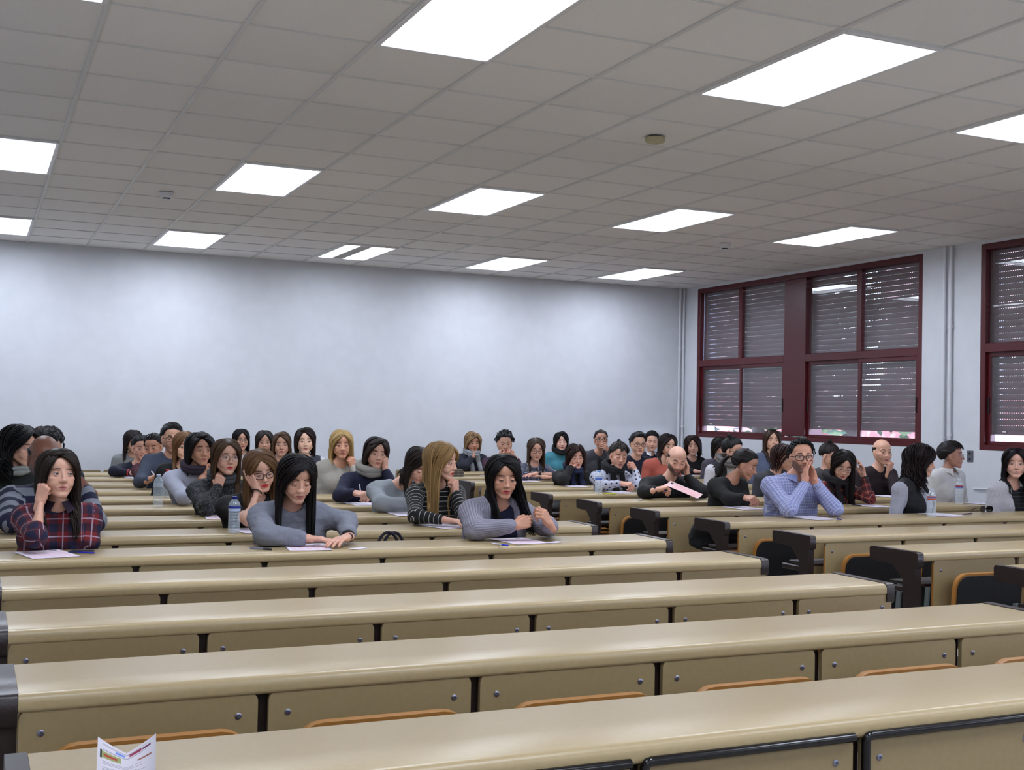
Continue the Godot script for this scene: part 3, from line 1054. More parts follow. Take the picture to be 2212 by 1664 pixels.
func add_eye(out: MB, at: Vector3, basis: Basis, r: float, look: Vector2, lid: float, col: Dictionary, fine: bool) -> void:
	# ball, lids and lashes in the head's own axes (basis turns and scales them)
	var rows := 9 if fine else 6
	var cols := 12 if fine else 8
	var gaze := Vector3(sin(look.x) * cos(look.y), sin(look.y), cos(look.x) * cos(look.y))
	for part in 3:
		var i0 := out.v.size()
		var e0 := -1.35; var e1 := 1.35; var rr := r
		if part == 1: e0 = lid; e1 = 1.5; rr = r * 1.13
		elif part == 2: e0 = -1.5; e1 = -0.29; rr = r * 1.08
		for j in rows + 1:
			var el := lerpf(e0, e1, float(j) / rows)
			for i in cols + 1:
				var az := lerpf(-1.35, 1.35, float(i) / cols)
				var bend := el
				if part == 1: bend = el - (1.0 - float(j) / rows) * 0.22 * pow(absf(az) / 1.35, 2.0)
				elif part == 2: bend = el + (float(j) / rows) * 0.24 * pow(absf(az) / 1.35, 2.0)
				var d := Vector3(sin(az) * cos(bend), sin(bend), cos(az) * cos(bend))
				var ro := rr
				var cc: Color = col.skin
				if part == 0:
					var an := d.angle_to(gaze)
					cc = col.white
					if an < 0.58: cc = col.iris
					if an < 0.27: cc = Color(0.004, 0.004, 0.004)
				elif part == 1:
					cc = col.lidc
					if j == 0: cc = col.lash; ro = rr * 1.07
					elif j == 1 and fine: cc = col.lash.lerp(col.lidc, 0.5)
				elif j == rows: cc = col.skin.lerp(col.lash, 0.35)
				out.tint = cc
				out.vert(at + basis * (d * ro), (basis * d).normalized())
		for j in rows:
			for i in cols:
				var q := i0 + j * (cols + 1) + i
				out.ix.append_array([q, q + cols + 1, q + 1, q + 1, q + cols + 1, q + cols + 2])
	out.tint = Color(1, 1, 1)

func make_hand(pose: String) -> MB:
	var f := Field.new()
	f.k = 0.007
	var lens := [[0.042, 0.025, 0.019], [0.046, 0.029, 0.020], [0.043, 0.027, 0.020], [0.034, 0.020, 0.017]]
	var kx := [0.026, 0.009, -0.008, -0.024]
	var ky := [0.086, 0.090, 0.086, 0.078]
	var curls := {"fist": [[72, 95, 60], [76, 98, 60], [78, 98, 60], [80, 95, 60]], "flat": [[8, 12, 8], [6, 10, 8], [8, 12, 8], [12, 14, 10]], "relaxed": [[22, 32, 20], [30, 38, 22], [36, 42, 24], [42, 44, 24]], "pen": [[48, 48, 22], [58, 58, 30], [66, 66, 36], [70, 66, 36]], "cheek": [[14, 20, 14], [18, 26, 16], [24, 30, 18], [30, 34, 20]]}
	var spread := {"fist": 1.5, "flat": 7.0, "relaxed": 3.0, "pen": 2.0, "cheek": 4.0}
	f.cap(Vector3(0, -0.03, 0), Vector3(0, 0.012, 0), 0.0245, 0.024)
	for i in 4:
		f.cap(Vector3(kx[i] * 0.55, 0.014, 0), Vector3(kx[i], ky[i], -0.002), 0.0165, 0.0118 - 0.001 * float(i == 3))
	f.cap(Vector3(0.015, 0.03, 0.008), Vector3(-0.016, 0.035, 0.008), 0.013, 0.013)
	for i in 4:
		var p := Vector3(kx[i], ky[i], -0.002)
		var az := deg_to_rad(-spread[pose] * (1.5 - i) / 1.5)
		var ang := 0.0
		var r := 0.0092 - 0.0008 * float(i == 3)
		for j in 3:
			ang += deg_to_rad(curls[pose][i][j])
			var d := Vector3(-sin(az) * cos(ang), cos(az) * cos(ang), sin(ang))
			var q: Vector3 = p + d * lens[i][j]
			f.cap(p, q, r, r * 0.90)
			p = q; r *= 0.9
	var th := [Vector3(0.016, 0.018, 0.008), Vector3(0.038, 0.046, 0.016), Vector3(0.050, 0.074, 0.020), Vector3(0.055, 0.098, 0.022)]
	if pose == "fist" : th = [Vector3(0.016, 0.018, 0.008), Vector3(0.036, 0.048, 0.024), Vector3(0.028, 0.072, 0.044), Vector3(0.008, 0.082, 0.050)]
	elif pose == "pen": th = [Vector3(0.016, 0.018, 0.008), Vector3(0.040, 0.046, 0.024), Vector3(0.042, 0.074, 0.042), Vector3(0.034, 0.092, 0.054)]
	elif pose == "flat": th = [Vector3(0.016, 0.018, 0.006), Vector3(0.042, 0.042, 0.010), Vector3(0.060, 0.066, 0.012), Vector3(0.070, 0.088, 0.012)]
	f.cap(th[0], th[1], 0.0155, 0.0125); f.cap(th[1], th[2], 0.0118, 0.0100); f.cap(th[2], th[3], 0.0100, 0.0080)
	var out := MB.new()
	f.build(0.0042, out)
	return out

# ---------------------------------------------------------------- people
var debug_arms := false

func lin(c: Color) -> Color: return c.srgb_to_linear()

func skin_material() -> StandardMaterial3D:
	if mats.has("skin"): return mats.skin
	var m := StandardMaterial3D.new()
	m.vertex_color_use_as_albedo = true
	m.roughness = 0.48
	mats["skin"] = m
	return m

func hair_material() -> StandardMaterial3D:
	if mats.has("hair"): return mats.hair
	var m := StandardMaterial3D.new()
	m.vertex_color_use_as_albedo = true
	m.roughness = 0.5; m.metallic_specular = 0.35
	mats["hair"] = m
	return m

# cloth: plain colours share a weave; printed ones get a small computed pattern laid out in metres
func weave_image(kind: String, c0: Color, c1: Color, c2: Color) -> Image:
	var n := 128
	var im := Image.create(n, n, true, Image.FORMAT_RGB8)
	for y in n:
		for x in n:
			var u := float(x) / n; var v := float(y) / n
			var c := c0
			match kind:
				"stripe": c = c0 if v < 0.5 else c1
				"thin": c = c1 if v < 0.10 else c0
				"plaid":
					var a := 0.5 if u > 0.55 else 0.0
					var b := 0.5 if v > 0.55 else 0.0
					c = c0.lerp(c1, a + b)
					if absf(u - 0.27) < 0.035 or absf(v - 0.27) < 0.035: c = c.lerp(c2, 0.75)
				"check":
					c = c0
					if u < 0.14 or v < 0.14: c = c0.lerp(c1, 0.7)
					elif absf(u - 0.55) < 0.07 or absf(v - 0.55) < 0.07: c = c0.lerp(c2, 0.6)
				"dots":
					var w := Vector2(fposmod(u * 2.0, 1.0) - 0.5, fposmod(v * 2.0 + (0.5 if u > 0.5 else 0.0), 1.0) - 0.5)
					if w.length() < 0.2: c = c1
				"rib": c = c0.lerp(c1, 0.5 + 0.5 * cos(u * TAU))
				"fleck":
					c = c0.lerp(c1, clampf(noise.get_noise_3d(x * 0.31, y * 0.31, 0.5) * 1.6 + 0.3, 0.0, 1.0))
			im.set_pixel(x, y, c)
	im.generate_mipmaps()
	return im

func cloth(spec: Array) -> StandardMaterial3D:      # [colour] or [kind, repeat in metres, colour, colour, colour]
	var key := "cloth " + str(spec)
	if mats.has(key): return mats[key]
	var m := StandardMaterial3D.new()
	m.roughness = 0.85
	if spec.size() == 1:
		m.albedo_color = spec[0]
		m.uv1_triplanar = true
		m.uv1_scale = Vector3.ONE * 6.0
		m.albedo_texture = paint("weave", Color(1, 1, 1), 0.8, 0.0, speckle(0.2, 0.86, 1.0, 3, 61)).albedo_texture
		m.normal_enabled = true; m.normal_texture = paint("weave bump", Color(1, 1, 1), 0.8, 0.0, null, 1.0, bumps(0.35, 4.0, 62)).normal_texture
		m.normal_scale = 0.25
	else:
		var c1: Color = spec[3] if spec.size() > 3 else spec[2]
		var c2: Color = spec[4] if spec.size() > 4 else c1
		m.albedo_texture = ImageTexture.create_from_image(weave_image(spec[0], spec[2], c1, c2))
		m.uv1_scale = Vector3.ONE / float(spec[1])
	mats[key] = m
	return m

func loop_tube(m: MB, pts: Array, r: float, sides := 6, closed := true) -> void:
	var p := PackedVector3Array(pts)
	var rad := PackedFloat32Array()
	rad.resize(p.size()); rad.fill(r)
	m.tube(p, rad, sides, closed)

class Pose:
	var H: Vector3; var HB: Basis; var hs: float
	var N: Vector3; var S: Vector3; var P: Vector3
	var TB: Basis
	var sh := []; var el := []; var wr := []
	var male := false
	var fat := 1.0
	var board := 0.2

# torso and arm shapes shared by skin and clothes; grow fattens, arm is the share of the arm that is covered (0..2)
func torso_field(f: Field, q: Pose, grow: float, arm: Array, with_neck: bool) -> void:
	var x := q.TB.x; var z := q.TB.z
	var w := (1.12 if q.male else 1.0) * q.fat
	var up := (q.S - q.P).normalized()
	var chest := q.S - up * 0.115 + z * 0.012
	var waist := q.P.lerp(q.S, 0.45) + z * 0.01
	f.cap(chest - x * 0.082 * w, chest + x * 0.082 * w, 0.098 * w + grow, -1.0, 0)
	f.cap(chest - up * 0.11 - x * 0.065 * w, chest - up * 0.11 + x * 0.065 * w, 0.098 * w + grow, -1.0, 0)
	f.cap(waist - x * 0.06 * w, waist + x * 0.06 * w, 0.100 * w + grow, -1.0, 0)
	f.cap(q.P - x * 0.09 * w, q.P + x * 0.09 * w, 0.115 * w + grow, -1.0, 0)
	f.cap(q.sh[0] + x * 0.02, q.sh[1] - x * 0.02, 0.056 * (1.08 if q.male else 1.0) + grow, -1.0, 0)
	f.cap(q.N - x * 0.012, q.sh[0] * 0.55 + q.N * 0.45 - Vector3(0, 0.012, 0), 0.050 + grow, 0.050 + grow, 0)
	f.cap(q.N + x * 0.012, q.sh[1] * 0.55 + q.N * 0.45 - Vector3(0, 0.012, 0), 0.050 + grow, 0.050 + grow, 0)
	if not q.male:
		for s in [-1.0, 1.0]: f.ball(chest + x * s * 0.068 - up * 0.035 + z * 0.068, Vector3(0.062, 0.062, 0.052) * q.fat + Vector3.ONE * grow, 0)
	for s in 2:
		var cov: float = arm[s]
		if cov <= 0.0: continue
		var a: Vector3 = q.sh[s]; var e: Vector3 = q.el[s]; var wv: Vector3 = q.wr[s]
		var t := minf(cov, 1.0)
		f.cap(a, a.lerp(e, t), 0.052 * w + grow, lerpf(0.052, 0.040, t) * w + grow, 1 + s)
		if cov > 1.0:
			t = cov - 1.0
			f.cap(e, e.lerp(wv, t), 0.040 * w + grow, lerpf(0.040, 0.027, t) * w + grow, 3 + s)
	if with_neck:
		var top := q.H + q.HB * (Vector3(0, -0.06, -0.022) * q.hs)
		f.cap(q.N + Vector3(0, 0.0, -0.004), top, (0.058 if q.male else 0.050) + grow, (0.056 if q.male else 0.047) + grow, 0)

func cloth_uv(f: Field, m: MB, q: Pose) -> void:
	m.mapped = true
	for i in m.v.size():
		var p := m.v[i]
		var k := f.nearest(p)
		var t := f.tagged[k]
		if t == 0:
			m.uv[i] = Vector2((p - q.S).dot(q.TB.x), -(p - q.S).y)
		else:
			var s := (t - 1) % 2
			var from: Vector3 = q.sh[s] if t < 3 else q.el[s]
			var to: Vector3 = q.el[s] if t < 3 else q.wr[s]
			var d := (to - from).normalized()
			var along: float = (p - from).dot(d) + (0.0 if t < 3 else q.sh[s].distance_to(q.el[s]))
			var e1 := d.cross(Vector3(0.3, 0.2, 1.0)).normalized()
			var e2 := d.cross(e1)
			m.uv[i] = Vector2(atan2((p - from).dot(e2), (p - from).dot(e1)) * 0.045, along)

# ---------------------------------------------------------------- hair
const SCALP_C := Vector3(0, 0.032, -0.012)
const SCALP_R := Vector3(0.075, 0.083, 0.096)

func hairline(az: float, high: float) -> float:      # lowest elevation of hair round the head, in the scalp's own angles
	var a := rad_to_deg(absf(az))
	var e: float
	if a < 45: e = lerpf(31.0 + high, 24.0 + high, a / 45.0)
	elif a < 72: e = lerpf(24.0 + high, -4.0, (a - 45) / 27.0)
	elif a < 92: e = lerpf(-4.0, -14.0, (a - 72) / 20.0)
	elif a < 115: e = lerpf(-14.0, -44.0, (a - 92) / 23.0)
	else: e = lerpf(-44.0, -52.0, (a - 115) / 65.0)
	return deg_to_rad(e)

func scalp(az: float, el: float, off: float) -> Vector3:
	var d := Vector3(sin(az) * cos(el), sin(el), cos(az) * cos(el))
	return SCALP_C + d * (SCALP_R + Vector3.ONE * off)

func hair_tint(col: Color, r: RandomNumberGenerator) -> Color:
	var k := 0.78 + r.randf() * 0.5
	return Color(col.r * k, col.g * k, col.b * k)

func add_cap(m: MB, T: Transform3D, col: Color, thick: float, high: float, top_bald := false) -> void:
	m.tint = col
	var na := 40; var ne := 10
	var i0 := m.v.size()
	for j in ne + 1:
		for i in na + 1:
			var az := lerpf(-PI, PI, float(i) / na)
			var e0 := hairline(az, high)
			var e1 := PI / 2
			if top_bald: e1 = maxf(e0 + 0.05, deg_to_rad(8.0 + 26.0 * clampf((absf(az) - 1.9) / 1.2, 0.0, 1.0)))
			var t := float(j) / ne
			var el := lerpf(e0, e1, t)
			var off := thick * smoothstep(0.0, 0.22, t)
			if top_bald: off *= smoothstep(1.0, 0.7, t)
			off += -0.003 + 0.007 * smoothstep(0.0, 0.1, t) * (1.0 if not top_bald else smoothstep(1.0, 0.8, t))
			if top_bald and absf(az) < 1.25: off = -0.012
			elif top_bald: off *= smoothstep(1.25, 1.45, absf(az))
			off += thick * 0.22 * noise.get_noise_3d(az * 2.2, el * 2.2, high)
			var p := scalp(az, el, off)
			var nn := ((p - SCALP_C) / (SCALP_R * SCALP_R)).normalized()
			m.vert(T * p, (T.basis * nn).normalized())
	for j in ne:
		for i in na:
			var q := i0 + j * (na + 1) + i
			m.ix.append_array([q, q + na + 1, q + 1, q + 1, q + na + 1, q + na + 2])
	m.tint = Color(1, 1, 1)

func lock(m: MB, pts: PackedVector3Array, w: float, sides: int, col: Color, side: Vector3, flat: float) -> void:
	var rad := PackedFloat32Array()
	var n := pts.size()
	for i in n:
		var t := float(i) / (n - 1)
		rad.append(w * minf(1.0, 0.45 + t * 3.0) * (1.0 if t < 0.75 else lerpf(1.0, 0.18, (t - 0.75) / 0.25)))
	m.tint = col
	m.tube(pts, rad, sides, false, flat, side, true)
	m.tint = Color(1, 1, 1)

func keep_out(p: Vector3, q: Pose, gap: float) -> Vector3:
	# push a strand point off the neck, shoulders and chest
	var x := q.TB.x; var up := (q.S - q.P).normalized(); var chest := q.S - up * 0.115 + q.TB.z * 0.012
	for c in [[q.sh[0], q.sh[1], 0.068], [chest - x * 0.08, chest + x * 0.08, 0.115], [chest - x * 0.068 - up * 0.035 + q.TB.z * 0.068, chest + x * 0.068 - up * 0.035 + q.TB.z * 0.068, 0.070], [q.N, q.H + q.HB * Vector3(0, -0.06, -0.022), 0.055], [q.sh[0], q.el[0], 0.055], [q.sh[1], q.el[1], 0.055], [chest - up * 0.2 - x * 0.06, chest - up * 0.2 + x * 0.06, 0.118]]:
		var ba: Vector3 = c[1] - c[0]
		var t := clampf((p - c[0]).dot(ba) / maxf(ba.length_squared(), 1e-9), 0.0, 1.0)
		var near: Vector3 = c[0] + ba * t
		var d := p - near
		var need: float = c[2] + gap
		if d.length() < need: p = near + d.normalized() * need
	if p.y < DESK + 0.012 and p.z > q.board: p.y = DESK + 0.012
	return p

func build_hair(h: Dictionary, q: Pose, far: bool, sd: int) -> MB:
	var r := RandomNumberGenerator.new()
	r.seed = sd
	var m := MB.new()
	m.colored = true
	var col := lin(h.col)
	var tip := lin(h.get("tip", h.col))
	var T := Transform3D(q.HB * q.hs, q.H)
	var style: String = h.style
	var vol: float = h.get("vol", 0.012)
	var high: float = h.get("high", 0.0)
	if style == "none": return null
	if style == "ring":
		add_cap(m, T, col, h.get("vol", 0.003), 6.0, true)
		return m
	if style == "buzz":
		add_cap(m, T, col, 0.004, high)
		return m
	add_cap(m, T, col, vol * (0.8 if style == "long" else 1.0), high)
	var sides := 4 if far else 6
	var step := 0.035 if far else 0.024
	var curl: float = h.get("curl", 0.0)
	if style == "long":
		var length: float = h.get("len", 0.35)
		var part := deg_to_rad(h.get("part", 15.0))
		var count := int((70 if far else 260) * h.get("dense", 1.0))
		var front := deg_to_rad(h.get("open", 52.0))
		var width := 0.0125 if far else 0.0062
		for i in count:
			var s := -1.0 if i % 2 == 0 else 1.0
			var rank := pow(r.randf(), 0.85) if i > count / 6 else r.randf() * 0.12
			var az := lerpf(front, PI, rank)
			var off := vol * (0.50 + 0.75 * r.randf()) + 0.003
			var pts := PackedVector3Array()
			var steps := 6 if far else 9
			var e_end := deg_to_rad(-8.0 - 16.0 * r.randf())
			# root on the parting: from the front hairline over the crown to the back of the head
			var ea := lerpf(deg_to_rad(38.0 + high), deg_to_rad(150.0), clampf(rank * 1.15 + r.randf() * 0.12 - 0.06, 0.0, 1.0))
			var d0 := Vector3(sin(part) * 0.9 + s * 0.03, sin(ea), cos(ea)).normalized()
			var d1 := Vector3(s * sin(az) * cos(e_end), sin(e_end), cos(az) * cos(e_end))
			var turn := d0.angle_to(d1)
			var ax := d0.cross(d1).normalized()
			for j in steps + 1:
				var t := float(j) / steps
				var d := d0.rotated(ax, turn * t)
				var lift := off * (0.55 + 0.45 * sin(minf(t * 1.6, 1.0) * PI * 0.5))
				pts.append(T * (SCALP_C + d * (SCALP_R + Vector3.ONE * lift)))
			var dir := (pts[pts.size() - 1] - pts[pts.size() - 2]).normalized()
			var p := pts[pts.size() - 1]
			var run := 0.0
			var want := length * (0.78 + 0.3 * r.randf()) - 0.14
			var ph := r.randf() * TAU
			var hang: Vector3 = h.get("hang", Vector3(0, -1, 0))
			while run < want:
				dir = dir.lerp(hang, 0.32).normalized()
				p += dir * step
				p = keep_out(p, q, 0.006 + 0.012 * r.randf() + vol * 0.3)
				var wave := Vector3(sin(run * 46.0 + ph), 0.3 * sin(run * 61.0 + ph), cos(run * 41.0 + ph)) * curl * minf(1.0, run * 8.0)
				pts.append(p + wave)
				run += step
			lock(m, pts, width * (0.75 + 0.5 * r.randf()), sides, hair_tint(col.lerp(tip, clampf(r.randf() * 0.4, 0, 1)), r), T.basis.z if az < 1.8 else T.basis.x, 0.6)
		if h.has("fringe"):
			# locks swept over the brow from the parting
			var fr: float = h.fringe     # +1 sweeps to image right, -1 to image left, 0 straight
			for i in (12 if far else 44):
				var pts := PackedVector3Array()
				var a0 := deg_to_rad(-fr * (20.0 + 25.0 * r.randf()) + (r.randf() - 0.5) * (80.0 if fr == 0.0 else 14.0))
				var a1 := a0 if fr == 0.0 else deg_to_rad(fr * (48.0 + 20.0 * r.randf()))
				var el1 := deg_to_rad((6.0 if fr == 0.0 else 12.0) + 9.0 * r.randf() + h.get("fringe_up", 0.0))
				var fe := deg_to_rad(48.0 + 22.0 * r.randf()); var fo := 0.006 * r.randf()
				for j in 8:
					var t := float(j) / 7.0
					pts.append(T * scalp(lerpf(a0, a1, pow(t, 1.3)), lerpf(fe, el1, t), vol * (0.45 + 0.55 * minf(1.0, t * 2.0)) + 0.004 + fo))
				lock(m, pts, width * 1.1, sides, hair_tint(col, r), T.basis.z, 0.5)
	elif style == "short":
		var sweep: Vector2 = h.get("sweep", Vector2(0.25, 0.25))
		var lift: float = h.get("lift", 0.010)
		for i in (90 if far else 320):
			var az := lerpf(-PI, PI, r.randf())
			var el := lerpf(hairline(az, high) + 0.10, 1.5, sqrt(r.randf()))
			# strands lie forward and to one side, those low at the sides hang down
			var d0 := Vector3(sin(az) * cos(el), sin(el), cos(az) * cos(el))
			var flow := Vector3(sweep.x + 0.15 * r.randfn(), -0.35 + 0.5 * sweep.y, 0.75 + 0.15 * r.randfn())
			if el < 0.6: flow += Vector3(0, -0.9, -0.5)
			flow = (flow - d0 * flow.dot(d0)).normalized()
			var pts := PackedVector3Array()
			for j in 5:
				var t := float(j) / 4.0
				var d := (d0 + flow * t * 0.42).normalized()
				pts.append(T * (SCALP_C + d * (SCALP_R + Vector3.ONE * (vol * 0.75 + lift * (0.2 + 0.8 * sin(t * 2.2)) * (0.6 + 0.6 * r.randf())))))
			lock(m, pts, 0.0065 if far else 0.0040, 4 if far else 5, hair_tint(col, r), T.basis.z, 0.6)
	elif style == "tied":
		var tie: Vector3 = h.get("tie", Vector3(0, 0.045, -0.118))
		for i in (26 if far else 80):
			var az := lerpf(-PI, PI, r.randf())
			var p0 := scalp(az, hairline(az, high) + 0.08, 0.002)
			var pts := PackedVector3Array()
			for j in 8:
				var t := float(j) / 7.0
				var p := p0.lerp(tie, t)
				var d := (p - SCALP_C) / (SCALP_R + Vector3.ONE * (vol + 0.002))
				if d.length() < 1.0 or t < 0.75: p = SCALP_C + d.normalized() * (SCALP_R + Vector3.ONE * (vol + 0.003 * r.randf()))
				pts.append(T * p)
			pts.append(T * tie)
			lock(m, pts, 0.012 if far else 0.0075, sides, hair_tint(col, r), T.basis.x, 0.6)
		if h.has("bun"):
			var br: float = h.bun
			var c := tie + (tie - SCALP_C).normalized() * br * 0.6
			for i in (7 if far else 14):
				var axis := Vector3(r.randfn(), r.randfn(), r.randfn()).normalized()
				var e1 := axis.cross(Vector3(0.3, 0.7, 0.2)).normalized(); var e2 := axis.cross(e1)
				var pts := PackedVector3Array()
				for j in 10: pts.append(T * (c + (e1 * cos(TAU * j / 10.0) + e2 * sin(TAU * j / 10.0)) * br * 0.62))
				m.tint = hair_tint(col, r)
				var rad := PackedFloat32Array(); rad.resize(10); rad.fill(br * 0.42)
				m.tube(pts, rad, 6, true)
		if h.has("tail"):
			for i in (10 if far else 26):
				var p := T * tie
				var dir: Vector3 = (T.basis * Vector3(r.randfn() * 0.25, 0.1, -1.0)).normalized()
				var pts := PackedVector3Array([T * (tie + Vector3(0, 0, 0.015)), p])
				var run := 0.0
				while run < h.tail * (0.75 + 0.3 * r.randf()):
					dir = dir.lerp(Vector3(0, -1, 0), 0.3).normalized()
					p = keep_out(p + dir * step, q, 0.008 + 0.02 * r.randf())
					pts.append(p + Vector3(r.randfn(), 0, r.randfn()) * 0.002); run += step
				lock(m, pts, 0.011, sides, hair_tint(col, r), T.basis.x, 0.7)
		if h.has("bangs"):
			for i in (10 if far else 24):
				var a0 := deg_to_rad((r.randf() - 0.5) * 100.0 + h.bangs * 20.0)
				var pts := PackedVector3Array()
				for j in 6:
					var t := float(j) / 5.0
					pts.append(T * scalp(a0 * (0.7 + 0.4 * t) + h.bangs * 0.2 * t, lerpf(deg_to_rad(70), deg_to_rad(8 + 8 * r.randf()), t), vol + 0.008))
				lock(m, pts, 0.009, sides, hair_tint(col, r), T.basis.z, 0.5)
	return m

# ---------------------------------------------------------------- one person
func person(sp: Dictionary) -> void:
	var n: int = sp.row
	var far: bool = n > 6
	var q := Pose.new()
	q.male = sp.get("male", false)
	q.fat = sp.get("fat", 1.0)
	q.hs = sp.get("hs", 1.0) * (1.04 if q.male else 0.98)
	var hz: float = nose(n) + sp.get("zo", -0.48)
	var Hw := px(sp.u, sp.v, hz)
	var side := 1 if Hw.x > 4.2 else 0
	var seat_x: float = sp.seat
	var org := Vector3(lerpf(seat_x, Hw.x, 0.35), 0, nose(n) - 0.60)
	q.H = Hw - org
	var face := -atan2(Hw.x, -Hw.z)
	q.HB = Basis(Vector3.UP, face + deg_to_rad(sp.get("yaw", 0.0))) * Basis(Vector3.RIGHT, -deg_to_rad(sp.get("pitch", 0.0))) * Basis(Vector3.BACK, deg_to_rad(sp.get("roll", 0.0)))
	q.board = nose(n) - 0.372 - org.z
	q.TB = Basis(Vector3.UP, deg_to_rad(sp.get("ty", 0.0)))
	q.P = Vector3(0, 0.585, -0.02)
	var so: Vector3 = sp.get("so", Vector3.ZERO)
	q.S = q.H + Vector3(0, -0.180, -0.05) * q.hs + so
	q.N = q.S + Vector3(0, 0.035, 0.0) + (q.H - q.S) * Vector3(0.25, 0, 0.2)
	var hw: float = (0.178 if q.male else 0.155) * sp.get("broad", 1.0)
	q.sh = [q.S - q.TB.x * hw + Vector3(0, -0.022 + sp.get("shA", 0.0), 0), q.S + q.TB.x * hw + Vector3(0, -0.022 + sp.get("shB", 0.0), 0)]
	var hands := []
	for s in 2:
		var a: Dictionary = sp.get("A" if s == 0 else "B", {})
		var sg := -1.0 if s == 0 else 1.0
		var e: Vector3; var w: Vector3
		if a.is_empty():
			e = q.sh[s] + Vector3(sg * 0.06, -0.25, 0.0)
			w = Vector3(q.S.x + sg * 0.10, 0.64, minf(q.sh[s].z + 0.20, nose(n) - 0.46 - org.z))
			hands.append("relaxed")
		else:
			var kind: String = a.h
			hands.append(kind)
			if a.has("lap"):
				e = px(a.e[0], a.e[1], nose(n) + a.get("ez", -0.42)) - org
				w = Vector3(q.S.x + sg * 0.05, 0.64, nose(n) - 0.46 - org.z)
				q.el.append(e); q.wr.append(w)
				continue
			var near_face := kind == "fist" or kind == "cheek"
			var wz: float = hz + a.get("wz", 0.075) if near_face else nose(n) + a.get("wz", -0.17)
			w = px(a.w[0], a.w[1], wz) - org
			if kind == "fist": w.y -= 0.024
			w.y = maxf(w.y, DESK + (0.084 if kind == "pen" else 0.072 if kind == "relaxed" else 0.044))
			if a.has("e"):
				e = px(a.e[0], a.e[1], nose(n) + a.get("ez", -0.24)) - org
				e.y = maxf(e.y, DESK + 0.058)
			else:
				e = Vector3(q.sh[s].x + sg * 0.04, DESK + 0.058, nose(n) - 0.26 - org.z)
		q.el.append(e); q.wr.append(w)
		if debug_arms: print(sp.id, " ", s, " upper %.2f fore %.2f" % [q.sh[s].distance_to(e), e.distance_to(w)])
	taken_check(n, side)
	var o := thing("person", sp.label, "person", org, sp.get("group", "seated students"))
	var sk: Color = lin(sp.get("skin", Color(0.81, 0.62, 0.53)))
	# --- skin: head, neck, arms, hands and the trunk under the clothes
	var body := MB.new()
	body.colored = true
	var f := Field.new()
	f.k = 0.035
	torso_field(f, q, -0.010, [2.0, 2.0], true)
	f.seat_y = 0.462; f.flat_y = DESK + 0.008; f.flat_lo = nose(n) - 0.372 - org.z
	f.build(0.030 if far else 0.018, body)
	body.c.fill(sk)
	var kit: MB = head_kit["%s%s" % ["m" if q.male else "f", "1" if far else "0"]]
	var i0 := body.v.size()
	var HT := Transform3D(q.HB * Basis.from_scale(Vector3(sp.get("wide", 1.0), 1, 1)) * q.hs, q.H)
	body.add(kit, HT)
	var lipc: Color = lin(sp.get("lip", Color(0.64, 0.36, 0.34)))
	var beardc: Color = sk.lerp(lin(sp.get("beardc", Color(0.12, 0.09, 0.08))), sp.get("beard", 0.0))
	var blush := Color(sk.r * 1.03, sk.g * 0.90, sk.b * 0.88)
	for i in range(i0, body.v.size()):
		var k := body.c[i]
		body.c[i] = sk.lerp(blush, k.b * 0.7).lerp(beardc, k.g).lerp(lipc, k.r)
	var hairc: Color = lin(sp.hair.col)
	var browc := hairc.lerp(Color(0.02, 0.014, 0.01), 0.55)
	var lid: float = sp.get("lid", 0.24)
	var look: Vector2 = sp.get("look", Vector2(0, -0.05))
	var ecol := {"skin": sk, "white": Color(0.62, 0.60, 0.58), "iris": lin(sp.get("iris", Color(0.23, 0.14, 0.09))), "lash": Color(0.012, 0.009, 0.008), "lidc": sk.lerp(Color(0.15, 0.08, 0.07), sp.get("shadow", 0.18))}
	for s in [-1.0, 1.0]:
		add_eye(body, HT * Vector3(s * 0.0320, -0.001, 0.0725), HT.basis, 0.0132, look, lid, ecol, not far)
		var pts := PackedVector3Array()
		for j in 7:
			var t := float(j) / 6.0
			pts.append(HT * Vector3(s * lerpf(0.0140, 0.0520, t), 0.0240 + 0.0022 * sin(t * PI) - 0.0025 * t * t, (0.0900 if q.male else 0.0870) - 0.027 * pow(t, 2.0)))
		body.tint = browc
		var bw := 0.0040 if q.male else 0.0026
		body.tube(pts, PackedFloat32Array([bw * 0.8, bw, bw * 1.05, bw, bw * 0.9, bw * 0.7, bw * 0.3]), 5, false, 1.0)
		if sp.get("smile", false) and s > 0:
			body.tint = Color(0.75, 0.73, 0.68)
			var tp := PackedVector3Array(); var tr := PackedFloat32Array()
			for j in 9:
				var t := float(j) / 8.0 * 2.0 - 1.0
				tp.append(HT * Vector3(t * 0.019, -0.0682 + 0.004 * t * t, 0.0852 - 0.009 * t * t)); tr.append(0.0042 * (1.0 - 0.7 * t * t))
			body.tube(tp, tr, 6)
	body.tint = Color(1, 1, 1)
	for s in 2:
		var kind: String = hands[s]
		var a: Dictionary = sp.get("A" if s == 0 else "B", {})
		var fore: Vector3 = (q.wr[s] - q.el[s]).normalized()
		var d := fore
		var nn: Vector3
		match kind:
			"fist": nn = (q.H - q.wr[s]).normalized()
			"cheek": nn = (q.H - q.wr[s] + Vector3(0, -0.05, 0)).normalized(); d = (fore + Vector3(0, 0.5, 0)).normalized()
			"flat":
				nn = Vector3(0, -1, 0); d = Vector3(fore.x, fore.y * 0.1 - 0.05, fore.z).normalized()
			"pen":
				nn = Vector3(0.5 if s == 0 else -0.5, -0.85, 0); d = Vector3(fore.x, fore.y * 0.2 - 0.1, fore.z).normalized()
			_: nn = Vector3(0, -1, 0)
		if a.has("hd"): d = a.hd.normalized()
		if a.has("hn"): nn = a.hn.normalized()
		nn = (nn - d * nn.dot(d)).normalized()
		var xx := d.cross(nn)
